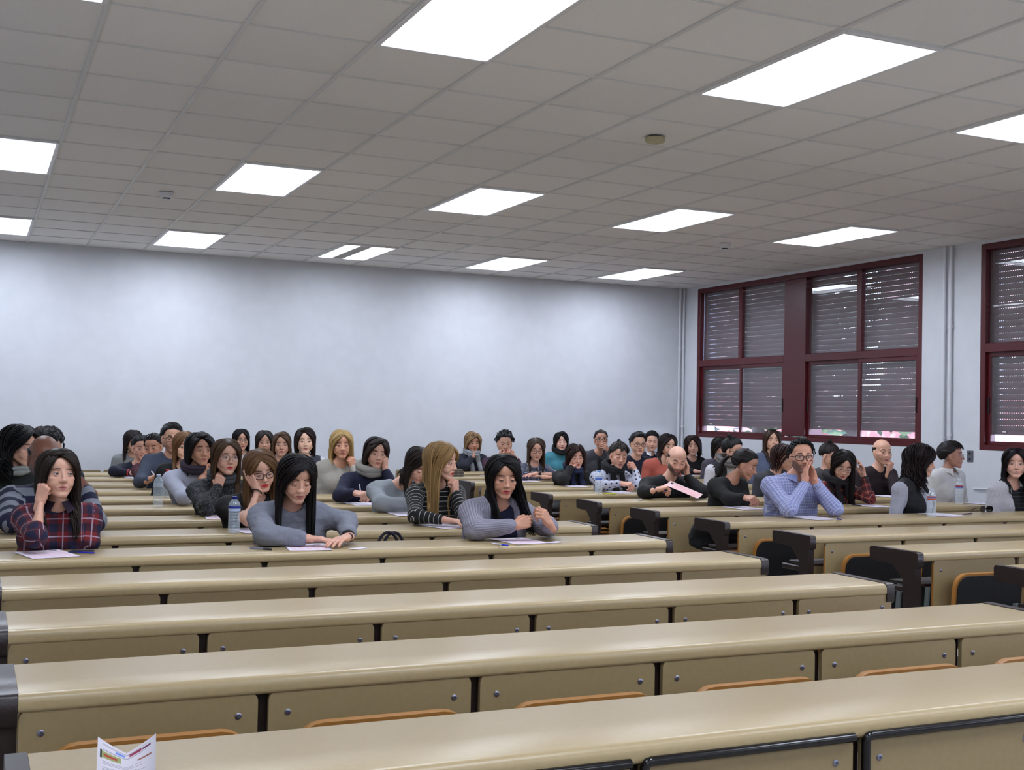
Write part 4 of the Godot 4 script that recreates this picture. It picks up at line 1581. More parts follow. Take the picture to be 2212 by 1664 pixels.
		var hb := Basis(xx if s == 0 else -xx, d, nn) * Basis.from_scale(Vector3.ONE * (1.04 if q.male else 0.93))
		body.add(hand_kit[kind], Transform3D(hb, q.wr[s] + d * (-0.014 if kind == "fist" else 0.008)), sk.lerp(blush, 0.3))
	put("body", body, skin_material(), o)
	# --- clothes
	for g in sp.tops:
		var gf := Field.new()
		gf.k = 0.04; gf.noise = noise
		gf.wob = g.get("wob", 0.006); gf.wob_f = g.get("wob_f", 9.0)
		var arm: Array = g.get("arm", [1.92, 1.92])
		var grow: float = g.get("grow", 0.004)
		torso_field(gf, q, grow, arm, g.get("neck", "") == "high")
		var up := (q.S - q.P).normalized()
		match g.get("neck", "crew"):
			"crew":
				gf.cuts.append([q.N + Vector3(0, 0.05, 0.015), q.N + Vector3(0, 0.035, 0.05), 0.068, 0.062])
			"wide":
				gf.cuts.append([q.N + Vector3(0, 0.05, 0.01), q.N + q.TB.z * 0.10 + Vector3(0, -0.015, 0), 0.082, 0.06])
			"v":
				gf.cuts.append([q.N + Vector3(0, 0.05, 0.015), q.N + Vector3(0, 0.03, 0.05), 0.066, 0.06])
				gf.cuts.append([q.N + q.TB.z * 0.10 + Vector3(0, 0.03, 0), q.N + q.TB.z * 0.145 + Vector3(0, -0.12, 0), 0.05, 0.012])
			"open":
				gf.cuts.append([q.N + Vector3(0, 0.05, 0.015), q.N + Vector3(0, 0.03, 0.05), 0.068, 0.066])
				var ow: float = g.get("gap", 0.055)
				gf.cuts.append([q.N + q.TB.z * 0.11 + Vector3(0, 0.03, 0), q.N + q.TB.z * 0.17 - up * 0.42, ow, ow])
			"scarf":
				gf.cuts.append([q.N + Vector3(0, 0.06, 0.015), q.N + Vector3(0, 0.05, 0.04), 0.062, 0.06])
		gf.seat_y = 0.460; gf.flat_y = DESK + 0.006; gf.flat_lo = nose(n) - 0.372 - org.z
		var gm := MB.new()
		gf.build(g.get("cell", 0.022 if far else 0.0115 if n == 4 else 0.0135), gm)
		if g.mat.size() > 1: cloth_uv(gf, gm, q)
		put(g.get("name", "top"), gm, cloth(g.mat), o)
	# --- legs under the bench: trousers and shoes, seldom seen
	var tm := MB.new()
	var sf := Field.new()
	sf.k = 0.04
	for s in [-1.0, 1.0]:
		sf.cap(q.P + Vector3(s * 0.085, -0.01, 0), Vector3(s * 0.10, 0.49, 0.25), 0.080, 0.056)
		sf.cap(Vector3(s * 0.10, 0.49, 0.25), Vector3(s * 0.10, 0.10, 0.20), 0.056, 0.040)
	sf.cap(q.P - Vector3(0.08, 0.0, 0), q.P + Vector3(0.08, 0.0, 0), 0.115)
	sf.flat_y = 0.459; sf.flat_hi = 0.215
	sf.build(0.045, tm)
	put("trousers", tm, cloth([sp.get("legs", Color(0.08, 0.09, 0.13))]), o)
	for s in [-1.0, 1.0]:
		var sm := MB.new()
		var ff := Field.new()
		ff.k = 0.02
		ff.cap(Vector3(s * 0.10, 0.042, 0.17), Vector3(s * 0.11, 0.036, 0.33), 0.040, 0.034)
		ff.cap(Vector3(s * 0.10, 0.042, 0.18), Vector3(s * 0.10, 0.09, 0.195), 0.042, 0.042)
		ff.build(0.03, sm)
		put("shoe", sm, paint("shoe leather", Color(0.05, 0.045, 0.045), 0.5), o)
	# --- hair
	var hm := build_hair(sp.hair, q, far, hash(sp.id) % 100000)
	if hm: put("hair", hm, hair_material(), o)
	# --- glasses, scarf, collar, watch
	if sp.has("glasses"):
		var gl := MB.new()
		var thin: float = sp.get("rim", 0.0022)
		for s in [-1.0, 1.0]:
			var pts := []
			for p in rounded(0.050, 0.036, 0.014, 0.016, 3): pts.append(HT * Vector3(s * 0.033 + p.x, -0.005 + p.y, 0.1005 - 0.10 * pow(absf(s * 0.033 + p.x) / 0.1, 2.0)))
			loop_tube(gl, pts, thin, 5)
			loop_tube(gl, [HT * Vector3(s * 0.057, 0.002, 0.068), HT * Vector3(s * 0.074, 0.004, 0.052), HT * Vector3(s * 0.080, 0.002, -0.002)], thin, 5, false)
		loop_tube(gl, [HT * Vector3(-0.009, 0.001, 0.1), HT * Vector3(0, 0.004, 0.1035), HT * Vector3(0.009, 0.001, 0.1)], thin, 5, false)
		var gg := put("glasses", gl, paint("glasses " + str(sp.glasses), sp.glasses, 0.25), o)
		gg.set_meta("label", "glasses")
		if not far:
			var clear := StandardMaterial3D.new()
			if mats.has("lens"): clear = mats.lens
			else:
				clear.albedo_color = Color(0.95, 0.97, 0.97, 0.05); clear.roughness = 0.0; clear.transparency = BaseMaterial3D.TRANSPARENCY_ALPHA
				mats["lens"] = clear
			for s in [-1.0, 1.0]:
				var lm := MB.new()
				var pts := []
				for p in rounded(0.048, 0.034, 0.014, 0.016, 3): pts.append(HT * Vector3(s * 0.033 + p.x, -0.005 + p.y, 0.1005 - 0.10 * pow(absf(s * 0.033 + p.x) / 0.1, 2.0)))
				lm.poly(pts, q.H)
				put("lens", lm, clear, gg)
	if sp.has("sunglasses"):
		var gl := MB.new()
		for s in [-1.0, 1.0]:
			var pts := []
			for p in rounded(0.052, 0.04, 0.016, 0.018, 3): pts.append(HT * (scalp((s * 0.034 + p.x) / 0.085, deg_to_rad(58) + p.y / 0.1, 0.022)))
			loop_tube(gl, pts, 0.0028, 5)
			gl.poly(pts, q.H)
			loop_tube(gl, [HT * scalp(s * 0.7, deg_to_rad(56), 0.022), HT * scalp(s * 1.35, deg_to_rad(35), 0.022), HT * scalp(s * 1.7, deg_to_rad(10), 0.02)], 0.0025, 5, false)
		put("sunglasses", gl, paint("dark lens", Color(0.02, 0.02, 0.025), 0.08), o)
	if sp.has("scarf"):
		var sm := MB.new()
		var rr := RandomNumberGenerator.new(); rr.seed = hash(sp.id)
		var big: float = sp.get("scarf_r", 0.026)
		for k in 4:
			var pts := PackedVector3Array(); var rad := PackedFloat32Array()
			var dy := 0.012 + 0.024 * (k % 2) + 0.006 * rr.randf()
			var ro := 0.070 + 0.012 * (k / 2)
			for j in 20:
				var a := TAU * j / 20.0
				pts.append(q.N + q.TB * Vector3(sin(a) * ro, dy + 0.02 - 0.03 * cos(a) + 0.008 * noise.get_noise_3d(j * 0.9, k * 5.0, 1.0), 0.012 + cos(a) * (ro + 0.012)))
				rad.append(big * (0.85 + 0.3 * rr.randf()))
			sm.tube(pts, rad, 8, true)
		if sp.get("scarf_tail", 0.0) > 0.0:
			for s in [-1.0, 1.0]:
				var pts := PackedVector3Array(); var rad := PackedFloat32Array()
				for j in 9:
					var t := float(j) / 8.0
					var p: Vector3 = q.N + q.TB * Vector3(s * (0.045 + 0.01 * t), 0.0, 0.10) - (q.S - q.P).normalized() * t * sp.scarf_tail
					pts.append(keep_out(p, q, 0.015)); rad.append(0.032 * (0.8 + 0.3 * rr.randf()))
				sm.tube(pts, rad, 8, false, 0.5, q.TB.z)
		sm.mapped = true
		put("scarf", sm, cloth(sp.scarf), o)
	if sp.has("collar"):
		var cm := MB.new()
		for s in [-1.0, 1.0]:
			var a := []
			for j in 6:
				var t := float(j) / 5.0
				var an: float = lerpf(PI, 0.25, t) * s
				var inner := q.N + q.TB * Vector3(sin(an) * 0.058, 0.040 - 0.016 * t, 0.005 + cos(an) * 0.064)
				var outer := q.N + q.TB * Vector3(sin(an) * 0.080 + s * 0.022 * t, 0.010 - 0.040 * pow(t, 3.0), 0.006 + cos(an) * 0.082 + 0.012 * t)
				a.append([inner, outer])
			for j in 5:
				cm.poly([a[j][0], a[j + 1][0], a[j + 1][1], a[j][1]], q.N - Vector3(0, 0.02, 0))
				cm.poly([a[j][0] * 0.96 + q.N * 0.04, a[j + 1][0] * 0.96 + q.N * 0.04, a[j + 1][1], a[j][1]], q.N + Vector3(0, 0.3, 0))
		put("collar", cm, cloth(sp.collar), o)
	for w in sp.get("wristbands", []):       # [side, colour, radius of the band, face]
		var s: int = w[0]
		var d: Vector3 = (q.wr[s] - q.el[s]).normalized()
		var c: Vector3 = q.wr[s] - d * 0.02
		var e1 := d.cross(Vector3(0.2, 1, 0.1)).normalized(); var e2 := d.cross(e1)
		var pts := []
		for j in 14: pts.append(c + (e1 * cos(TAU * j / 14.0) + e2 * sin(TAU * j / 14.0)) * 0.0305)
		var wm := MB.new()
		loop_tube(wm, pts, w[2], 6)
		if w.size() > 3:
			var top: Vector3 = c + Vector3(0, 0, 0.031)
			wm.lathe(PackedVector2Array([Vector2(0.017, -0.004), Vector2(0.017, 0.004), Vector2(0.014, 0.006), Vector2(0, 0.006)]), 14, Transform3D(Basis(Vector3.RIGHT, PI / 2), top))
		put("watch" if w.size() > 3 else "bracelet", wm, paint("band " + str(w[1]), w[1], 0.4), o)

func taken_check(_n: int, _side: int) -> void: pass

func mark_seats(cast: Array) -> void:
	for sp in cast:
		var right: bool = sp.seat > 4.2
		var first := 0.118 if not right else 4.666
		var k := clampi(int((sp.seat - first) / 0.5945), 0, 5)
		var key := [sp.row, 1 if right else 0]
		if not taken.has(key): taken[key] = []
		taken[key].append(k)

func build_people(cast: Array) -> void:
	for k in [["f0", false, 0.0036], ["f1", false, 0.0058], ["m0", true, 0.0038], ["m1", true, 0.0058]]:
		head_kit[k[0]] = make_head(k[1], k[2])
	for k in ["fist", "flat", "relaxed", "pen", "cheek"]: hand_kit[k] = make_hand(k)
	for sp in cast: person(sp)

func cast_list() -> Array:
	var black := Color(0.035, 0.033, 0.04)
	var navy := Color(0.06, 0.08, 0.20)
	var brown := Color(0.20, 0.135, 0.095)
	var dark := Color(0.125, 0.088, 0.072)
	var jet := Color(0.045, 0.037, 0.04)
	var blonde := Color(0.66, 0.52, 0.33)
	var ash := Color(0.55, 0.46, 0.35)
	var grey := Color(0.52, 0.53, 0.57)
	var white := Color(0.84, 0.84, 0.86)
	var L := []
	# ---- block away from the windows, rows from the front
	L.append({"id": "plaid", "label": "young woman in red and navy plaid shirt, fist on cheek, long dark hair", "row": 4, "seat": 0.40, "u": 126, "v": 1027, "zo": -0.40, "yaw": 16, "pitch": 7, "roll": -2, "lid": 0.38, "look": Vector2(0.15, 0.25),
		"hair": {"style": "long", "col": dark, "len": 0.44, "part": -14.0, "vol": 0.020, "curl": 0.007, "open": 54.0, "fringe": -1.0, "fringe_up": 16.0}, "so": Vector3(0.005, -0.01, -0.03),
		"tops": [{"name": "shirt", "mat": ["plaid", 0.085, Color(0.42, 0.06, 0.09), Color(0.07, 0.07, 0.20), Color(0.70, 0.68, 0.74)], "neck": "v", "arm": [1.18, 1.9], "wob": 0.008}], "collar": [Color(0.13, 0.06, 0.15)],
		"A": {"w": [88, 1070], "e": [78, 1160], "h": "fist", "wz": 0.06, "ez": -0.20, "hd": Vector3(0.22, 0.95, 0.05)}, "B": {"e": [192, 1172], "h": "relaxed", "ez": -0.44, "lap": true}})
	L.append({"id": "grey_sweater", "label": "young woman with straight black hair and grey sweater, hand on exam sheet", "row": 4, "seat": 1.59, "u": 641, "v": 1036, "zo": -0.36, "yaw": 17, "pitch": -16, "roll": 0, "lid": -0.05, "look": Vector2(0.1, -0.4),
		"hair": {"style": "long", "col": jet, "len": 0.50, "part": 10.0, "vol": 0.020, "open": 50.0, "fringe": -1.0, "dense": 1.15}, "so": Vector3(-0.005, -0.005, -0.07),
		"tops": [{"name": "sweater", "mat": ["fleck", 0.10, Color(0.43, 0.44, 0.49), Color(0.50, 0.51, 0.55)], "neck": "crew", "grow": 0.014, "wob": 0.012, "arm": [1.9, 1.78]}],
		"A": {"w": [656, 1176], "e": [572, 1166], "h": "flat", "wz": -0.20, "ez": -0.26}, "B": {"w": [752, 1163], "e": [748, 1128], "h": "flat", "wz": -0.19, "ez": -0.42, "hd": Vector3(-0.66, -0.07, 0.60)},
		"wristbands": [[0, Color(0.03, 0.03, 0.03), 0.004], [1, Color(0.12, 0.12, 0.13), 0.006, 1]]})
	L.append({"id": "cardigan", "label": "young woman in grey ribbed cardigan over navy top, black hair over one shoulder", "row": 4, "seat": 2.78, "u": 1087, "v": 1031, "zo": -0.36, "yaw": 16, "pitch": -9, "lid": 0.02, "look": Vector2(0, -0.35), "skin": Color(0.75, 0.55, 0.45), "lip": Color(0.66, 0.22, 0.25),
		"hair": {"style": "long", "col": jet, "len": 0.46, "part": -12.0, "vol": 0.018, "open": 54.0, "fringe": 1.0, "fringe_up": 14.0, "curl": 0.004, "hang": Vector3(0.30, -1, 0.12)}, "so": Vector3(0.0, -0.005, -0.05),
		"tops": [{"name": "inner_top", "mat": [navy], "neck": "wide", "arm": [0.4, 0.4], "grow": 0.001}, {"name": "cardigan", "mat": ["rib", 0.011, Color(0.56, 0.55, 0.60), Color(0.42, 0.41, 0.46)], "neck": "open", "gap": 0.075, "grow": 0.014, "wob": 0.009, "arm": [1.9, 1.9]}],
		"A": {"w": [1108, 1153], "e": [1026, 1160], "h": "pen", "wz": -0.16, "ez": -0.26, "hd": Vector3(0.8, 0.25, 0.2), "hn": Vector3(0.1, -0.3, -1)}, "B": {"w": [1190, 1152], "e": [1180, 1150], "h": "pen", "wz": -0.10, "ez": -0.34, "hd": Vector3(-0.6, 0.75, 0.1), "hn": Vector3(-0.4, -0.2, -1)}})
	L.append({"id": "striped_man", "label": "balding man with brown skin in navy and grey striped sweater behind plaid woman", "row": 5, "seat": 0.40, "male": true, "u": 96, "v": 990, "zo": -0.38, "yaw": 8, "pitch": -22, "lid": 0.0, "skin": Color(0.43, 0.26, 0.19), "beard": 0.5,
		"hair": {"style": "ring", "col": Color(0.06, 0.05, 0.05), "vol": 0.004}, "so": Vector3(0.03, -0.02, -0.06), "broad": 1.1, "fat": 1.08,
		"tops": [{"name": "sweater", "mat": ["stripe", 0.085, Color(0.07, 0.075, 0.19), Color(0.47, 0.48, 0.52)], "neck": "crew", "arm": [1.9, 1.9], "wob": 0.008}],
		"A": {"w": [70, 1140], "e": [22, 1128], "h": "relaxed", "wz": -0.2, "ez": -0.26}, "B": {"w": [187, 1046], "e": [206, 1128], "h": "fist", "wz": 0.02, "ez": -0.22, "hd": Vector3(-0.7, 0.6, 0.0)}})
	L.append({"id": "red_lips_glasses", "label": "woman with black glasses, red lips and light brown hair leaning on her hand", "row": 5, "seat": 1.59, "u": 563, "v": 1018, "zo": -0.36, "yaw": 16, "pitch": -12, "roll": 9, "lid": 0.05, "look": Vector2(0.1, -0.35), "lip": Color(0.72, 0.10, 0.14), "glasses": Color(0.02, 0.02, 0.025),
		"hair": {"style": "long", "col": Color(0.33, 0.225, 0.14), "tip": Color(0.45, 0.34, 0.22), "len": 0.46, "part": -8.0, "vol": 0.018, "open": 52.0}, "so": Vector3(-0.03, -0.015, -0.04),
		"tops": [{"name": "t_shirt", "mat": [black], "neck": "wide", "arm": [0.6, 0.6]}],
		"A": {"w": [556, 1058], "e": [536, 1136], "h": "cheek", "wz": 0.055, "ez": -0.2, "hd": Vector3(-0.45, 0.85, -0.15)}, "B": {"e": [648, 1128], "h": "relaxed", "ez": -0.46, "lap": true}, "wristbands": [[0, Color(0.03, 0.03, 0.03), 0.004]]})
	L.append({"id": "blonde_stripes", "label": "woman with long blonde hair and black top with thin white stripes, facing aside", "row": 5, "seat": 2.78, "u": 955, "v": 998, "zo": -0.40, "yaw": 62, "pitch": -4, "lid": 0.25, "lip": Color(0.66, 0.22, 0.22),
		"hair": {"style": "long", "col": Color(0.50, 0.385, 0.23), "tip": Color(0.66, 0.54, 0.36), "len": 0.52, "part": 4.0, "vol": 0.018, "open": 50.0, "dense": 1.2}, "so": Vector3(-0.01, -0.01, -0.03), "ty": 10.0,
		"tops": [{"name": "top", "mat": ["thin", 0.030, Color(0.04, 0.038, 0.045), Color(0.72, 0.72, 0.70)], "neck": "crew", "arm": [1.9, 1.9], "wob": 0.005}],
		"A": {"w": [955, 1136], "e": [898, 1128], "h": "flat", "wz": -0.14, "ez": -0.26}, "B": {"w": [984, 1056], "e": [1002, 1124], "h": "fist", "wz": 0.07, "ez": -0.2, "hd": Vector3(-0.1, 1, 0)}})
	L.append({"id": "curly", "label": "woman with big dark curly hair and dark jacket, looking aside", "row": 6, "seat": 0.40, "u": 44, "v": 966, "zo": -0.42, "yaw": 48, "pitch": -5,
		"hair": {"style": "long", "col": jet, "len": 0.34, "part": 5.0, "vol": 0.030, "curl": 0.030, "open": 60.0, "dense": 1.5}, "so": Vector3(-0.03, -0.02, 0),
		"tops": [{"name": "jacket", "mat": [Color(0.09, 0.12, 0.12)], "neck": "scarf", "grow": 0.012}], "scarf": [Color(0.55, 0.56, 0.55)], "scarf_r": 0.018})
	L.append({"id": "thin_glasses", "label": "woman with long brown hair, thin glasses and red lips, fist at her jaw", "row": 6, "seat": 1.59, "u": 489, "v": 989, "zo": -0.38, "yaw": 18, "pitch": 3, "roll": -2, "lip": Color(0.68, 0.15, 0.17), "glasses": Color(0.25, 0.22, 0.2), "rim": 0.0011, "lid": 0.36, "look": Vector2(0.2, 0.1),
		"hair": {"style": "long", "col": Color(0.24, 0.17, 0.115), "tip": Color(0.36, 0.26, 0.17), "len": 0.44, "part": -6.0, "vol": 0.016, "open": 55.0}, "so": Vector3(-0.02, -0.02, -0.03),
		"tops": [{"name": "jacket", "mat": ["fleck", 0.6, Color(0.04, 0.042, 0.05), Color(0.34, 0.36, 0.38)], "neck": "scarf", "grow": 0.008, "wob": 0.01}], "scarf": [Color(0.24, 0.25, 0.27)], "scarf_r": 0.018,
		"A": {"w": [471, 1044], "e": [444, 1104], "h": "fist", "wz": 0.055, "ez": -0.22, "hd": Vector3(0.25, 0.95, 0.0)}, "wristbands": [[0, Color(0.03, 0.03, 0.03), 0.005]]})
	L.append({"id": "head_down", "label": "woman in pale grey sweater bending her dark head over her desk", "row": 6, "seat": 2.78, "u": 905, "v": 1006, "zo": -0.34, "yaw": 28, "pitch": -30, "lid": -0.1, "skin": Color(0.87, 0.67, 0.58),
		"hair": {"style": "long", "col": dark, "len": 0.34, "part": 8.0, "vol": 0.014, "open": 52.0}, "so": Vector3(-0.10, 0.01, -0.13),
		"tops": [{"name": "sweater", "mat": ["fleck", 0.12, Color(0.55, 0.57, 0.59), Color(0.50, 0.52, 0.54)], "neck": "wide", "grow": 0.010, "wob": 0.009}],
		"A": {"w": [880, 1112], "e": [824, 1104], "h": "relaxed", "wz": -0.22, "ez": -0.30}})
	L.append({"id": "greying_man", "label": "man with short greying dark hair behind the balding man", "row": 7, "seat": 0.55, "male": true, "u": 105, "v": 966, "zo": -0.40, "yaw": 10, "pitch": -22,
		"hair": {"style": "short", "col": Color(0.10, 0.095, 0.10), "vol": 0.018}, "tops": [{"name": "sweater", "mat": [Color(0.10, 0.12, 0.16)]}]})
	L.append({"id": "purple_scarf", "label": "dark-haired woman with purple scarf and pale sweater, forearm raised to chin", "row": 7, "seat": 1.59, "u": 432, "v": 972, "zo": -0.42, "yaw": 22, "pitch": 0, "skin": Color(0.75, 0.55, 0.45),
		"hair": {"style": "long", "col": jet, "len": 0.30, "part": -10.0, "vol": 0.016, "open": 56.0, "fringe": -1.0, "fringe_up": 20.0}, "so": Vector3(-0.04, -0.02, 0),
		"tops": [{"name": "sweater", "mat": [Color(0.66, 0.67, 0.73)], "neck": "scarf", "arm": [1.12, 1.9], "grow": 0.010}], "scarf": [Color(0.16, 0.11, 0.18)], "scarf_r": 0.022,
		"A": {"w": [441, 1020], "e": [397, 1082], "h": "fist", "wz": 0.06, "ez": -0.2}})
	L.append({"id": "navy_writer", "label": "woman in navy sweater and pale patterned scarf writing, cheek on other hand", "row": 7, "seat": 2.78, "u": 813, "v": 980, "zo": -0.40, "yaw": 14, "pitch": -3, "roll": -5, "lid": 0.3,
		"hair": {"style": "long", "col": dark, "len": 0.30, "part": 12.0, "vol": 0.014, "open": 54.0, "fringe": -1.0, "fringe_up": 4.0}, "so": Vector3(-0.05, -0.02, -0.02),
		"tops": [{"name": "sweater", "mat": [Color(0.05, 0.065, 0.19)], "neck": "scarf", "grow": 0.010}], "scarf": ["fleck", 0.08, Color(0.66, 0.64, 0.60), Color(0.22, 0.21, 0.22)], "scarf_r": 0.028,
		"A": {"w": [764, 1082], "e": [734, 1078], "h": "pen", "wz": -0.16, "ez": -0.28}, "B": {"w": [832, 1018], "e": [862, 1082], "h": "cheek", "wz": 0.06, "ez": -0.22, "hd": Vector3(-0.05, 1, 0)}})
	L.append({"id": "beige_back", "label": "brown-haired person in beige top behind the curly-haired woman", "row": 8, "seat": 0.40, "u": 28, "v": 958, "zo": -0.5, "yaw": 15,
		"hair": {"style": "long", "col": Color(0.17, 0.11, 0.085), "len": 0.34, "vol": 0.016}, "tops": [{"name": "top", "mat": ["stripe", 0.05, Color(0.55, 0.50, 0.44), Color(0.48, 0.44, 0.40)]}]})
	L.append({"id": "smiling", "label": "smiling woman with long light brown hair and black top by red-capped bottle", "row": 8, "seat": 1.59, "u": 399, "v": 966, "zo": -0.50, "yaw": 8, "pitch": 2, "smile": true, "skin": Color(0.90, 0.70, 0.59),
		"hair": {"style": "long", "col": Color(0.40, 0.28, 0.17), "len": 0.42, "part": 3.0, "vol": 0.012, "open": 50.0}, "tops": [{"name": "top", "mat": [black], "neck": "wide"}]})
	L.append({"id": "blonde_beige", "label": "blonde woman in beige knit sweater with her hand before her mouth", "row": 8, "seat": 2.78, "u": 738, "v": 962, "zo": -0.52, "yaw": 6, "pitch": 0, "skin": Color(0.81, 0.59, 0.48),
		"hair": {"style": "long", "col": Color(0.58, 0.47, 0.29), "tip": Color(0.76, 0.66, 0.46), "len": 0.36, "part": 8.0, "vol": 0.016, "open": 55.0}, "tops": [{"name": "sweater", "mat": ["fleck", 0.10, Color(0.62, 0.60, 0.56), Color(0.56, 0.54, 0.51)], "neck": "wide", "grow": 0.010}],
		"B": {"w": [763, 1003], "e": [780, 1056], "h": "fist", "wz": 0.07, "ez": -0.30, "hd": Vector3(-0.35, 1, 0.1)}})
	L.append({"id": "brown_crown", "label": "person whose brown hair shows behind the greying man", "row": 9, "seat": 0.60, "u": 92, "v": 955, "zo": -0.5,
		"hair": {"style": "long", "col": brown, "len": 0.28, "vol": 0.012}, "tops": [{"name": "top", "mat": [Color(0.3, 0.3, 0.33)]}]})
	L.append({"id": "glasses_boy", "label": "young man with glasses and blue-grey sweater holding a pen", "row": 9, "seat": 1.59, "male": true, "u": 371, "v": 947, "zo": -0.46, "yaw": 10, "pitch": -2, "glasses": Color(0.05, 0.05, 0.06), "beard": 0.35, "skin": Color(0.77, 0.58, 0.48),
		"hair": {"style": "short", "col": Color(0.07, 0.055, 0.05), "vol": 0.014}, "tops": [{"name": "sweater", "mat": ["fleck", 0.12, Color(0.19, 0.22, 0.29), Color(0.26, 0.29, 0.35)], "neck": "crew", "grow": 0.008}],
		"A": {"w": [322, 1040], "e": [303, 1050], "h": "pen", "wz": -0.14, "ez": -0.30, "hd": Vector3(0.5, 0.4, 0.3)}})
	L.append({"id": "bob_vest", "label": "woman with dark bob, white shirt and grey vest, gazing forward", "row": 9, "seat": 2.78, "u": 659, "v": 954, "zo": -0.54, "yaw": 4, "pitch": 2, "skin": Color(0.90, 0.73, 0.63),
		"hair": {"style": "long", "col": dark, "len": 0.29, "part": -12.0, "vol": 0.012, "open": 56.0, "fringe": -1.0, "fringe_up": 22.0}, "tops": [{"name": "shirt", "mat": [white], "neck": "crew"}, {"name": "vest", "mat": [Color(0.22, 0.23, 0.27)], "neck": "open", "gap": 0.07, "grow": 0.012, "arm": [0, 0]}]})
	L.append({"id": "head_sunglasses", "label": "woman in burgundy with sunglasses pushed up on dark hair, hand at mouth", "row": 10, "seat": 1.59, "u": 332, "v": 966, "zo": -0.42, "yaw": -22, "pitch": -8, "roll": 8, "sunglasses": true, "skin": Color(0.73, 0.52, 0.42),
		"hair": {"style": "tied", "col": Color(0.10, 0.07, 0.06), "vol": 0.012}, "so": Vector3(0.02, -0.02, 0), "tops": [{"name": "top", "mat": [Color(0.30, 0.07, 0.14)], "neck": "crew"}],
		"A": {"w": [311, 990], "e": [304, 1036], "h": "fist", "wz": 0.06, "ez": -0.24}})
	L.append({"id": "brunette_glance", "label": "young woman with light brown side-parted hair behind the dark-bobbed woman in vest", "row": 10, "seat": 2.78, "u": 608, "v": 961, "zo": -0.52, "yaw": 2, "pitch": 0,
		"hair": {"style": "long", "col": Color(0.30, 0.215, 0.15), "len": 0.32, "part": -14.0, "vol": 0.010, "open": 55.0, "fringe": -1.0, "fringe_up": 22.0}, "tops": [{"name": "top", "mat": [Color(0.45, 0.44, 0.46)]}]})
	L.append({"id": "red_cuffs", "label": "woman in navy sweater with red cuffs, face behind her hand", "row": 11, "seat": 1.59, "u": 303, "v": 967, "zo": -0.40, "yaw": 18, "pitch": -8, "skin": Color(0.81, 0.61, 0.52),
		"hair": {"style": "tied", "col": jet, "vol": 0.012}, "so": Vector3(-0.02, -0.03, 0), "tops": [{"name": "sweater", "mat": [Color(0.05, 0.06, 0.16)], "arm": [1.86, 1.86], "grow": 0.008}], "wristbands": [[0, Color(0.62, 0.10, 0.08), 0.008]],
		"A": {"w": [282, 1022], "e": [246, 1022], "h": "flat", "wz": -0.18, "ez": -0.26}})
	L.append({"id": "forehead", "label": "dark-haired woman whose eyes just show above the girl with black glasses", "row": 11, "seat": 2.78, "u": 571, "v": 956, "zo": -0.5, "yaw": 4,
		"hair": {"style": "long", "col": Color(0.12, 0.085, 0.065), "len": 0.30, "vol": 0.010, "part": 2.0}, "tops": [{"name": "top", "mat": [Color(0.3, 0.28, 0.3)]}]})
	L.append({"id": "looking_down", "label": "woman with long dark hair and pale top at the back wall, looking down", "row": 12, "seat": 1.59, "u": 288, "v": 955, "zo": -0.52, "yaw": 18, "pitch": -6, "lid": 0.0,
		"hair": {"style": "long", "col": Color(0.11, 0.075, 0.06), "len": 0.36, "part": 6.0, "vol": 0.014, "open": 52.0}, "tops": [{"name": "top", "mat": [Color(0.52, 0.53, 0.53)], "neck": "crew"}]})
	L.append({"id": "glasses_braid", "label": "dark-haired woman with dark glasses at the back wall beside brown-haired girls", "row": 12, "seat": 2.78, "u": 521, "v": 951, "zo": -0.54, "yaw": 14, "pitch": 0, "glasses": Color(0.03, 0.03, 0.03),
		"hair": {"style": "long", "col": jet, "len": 0.30, "part": -4.0, "vol": 0.010, "open": 55.0}, "tops": [{"name": "top", "mat": [Color(0.78, 0.78, 0.80)]}]})
	# ---- block along the windows
	L.append({"id": "check_shirt", "label": "bearded man with glasses and blue checked shirt, palms together at his mouth", "row": 5, "seat": 5.56, "male": true, "u": 1731, "v": 988, "zo": -0.42, "yaw": 14, "pitch": 2, "beard": 0.72, "glasses": Color(0.025, 0.02, 0.02), "rim": 0.0028, "lid": 0.32, "skin": Color(0.80, 0.58, 0.48),
		"hair": {"style": "short", "col": Color(0.08, 0.06, 0.055), "vol": 0.008, "high": 14.0, "lift": 0.014}, "so": Vector3(-0.03, 0.0, -0.02), "fat": 1.06, "broad": 1.08,
		"tops": [{"name": "shirt", "mat": ["check", 0.021, Color(0.53, 0.56, 0.73), Color(0.80, 0.80, 0.84), Color(0.42, 0.44, 0.64)], "neck": "crew", "arm": [1.92, 1.92], "wob": 0.010}], "collar": [Color(0.52, 0.56, 0.74)],
		"A": {"w": [1739, 1046], "e": [1704, 1106], "h": "flat", "wz": -0.32, "ez": -0.22, "hd": Vector3(0.10, 1, -0.10), "hn": Vector3(1, -0.1, 0.1)}, "B": {"w": [1762, 1048], "e": [1804, 1100], "h": "flat", "wz": -0.32, "ez": -0.22, "hd": Vector3(-0.28, 1, -0.12), "hn": Vector3(-1, -0.15, 0.1)},
		"wristbands": [[1, Color(0.45, 0.45, 0.44), 0.006, 1]], "face_hands": true})
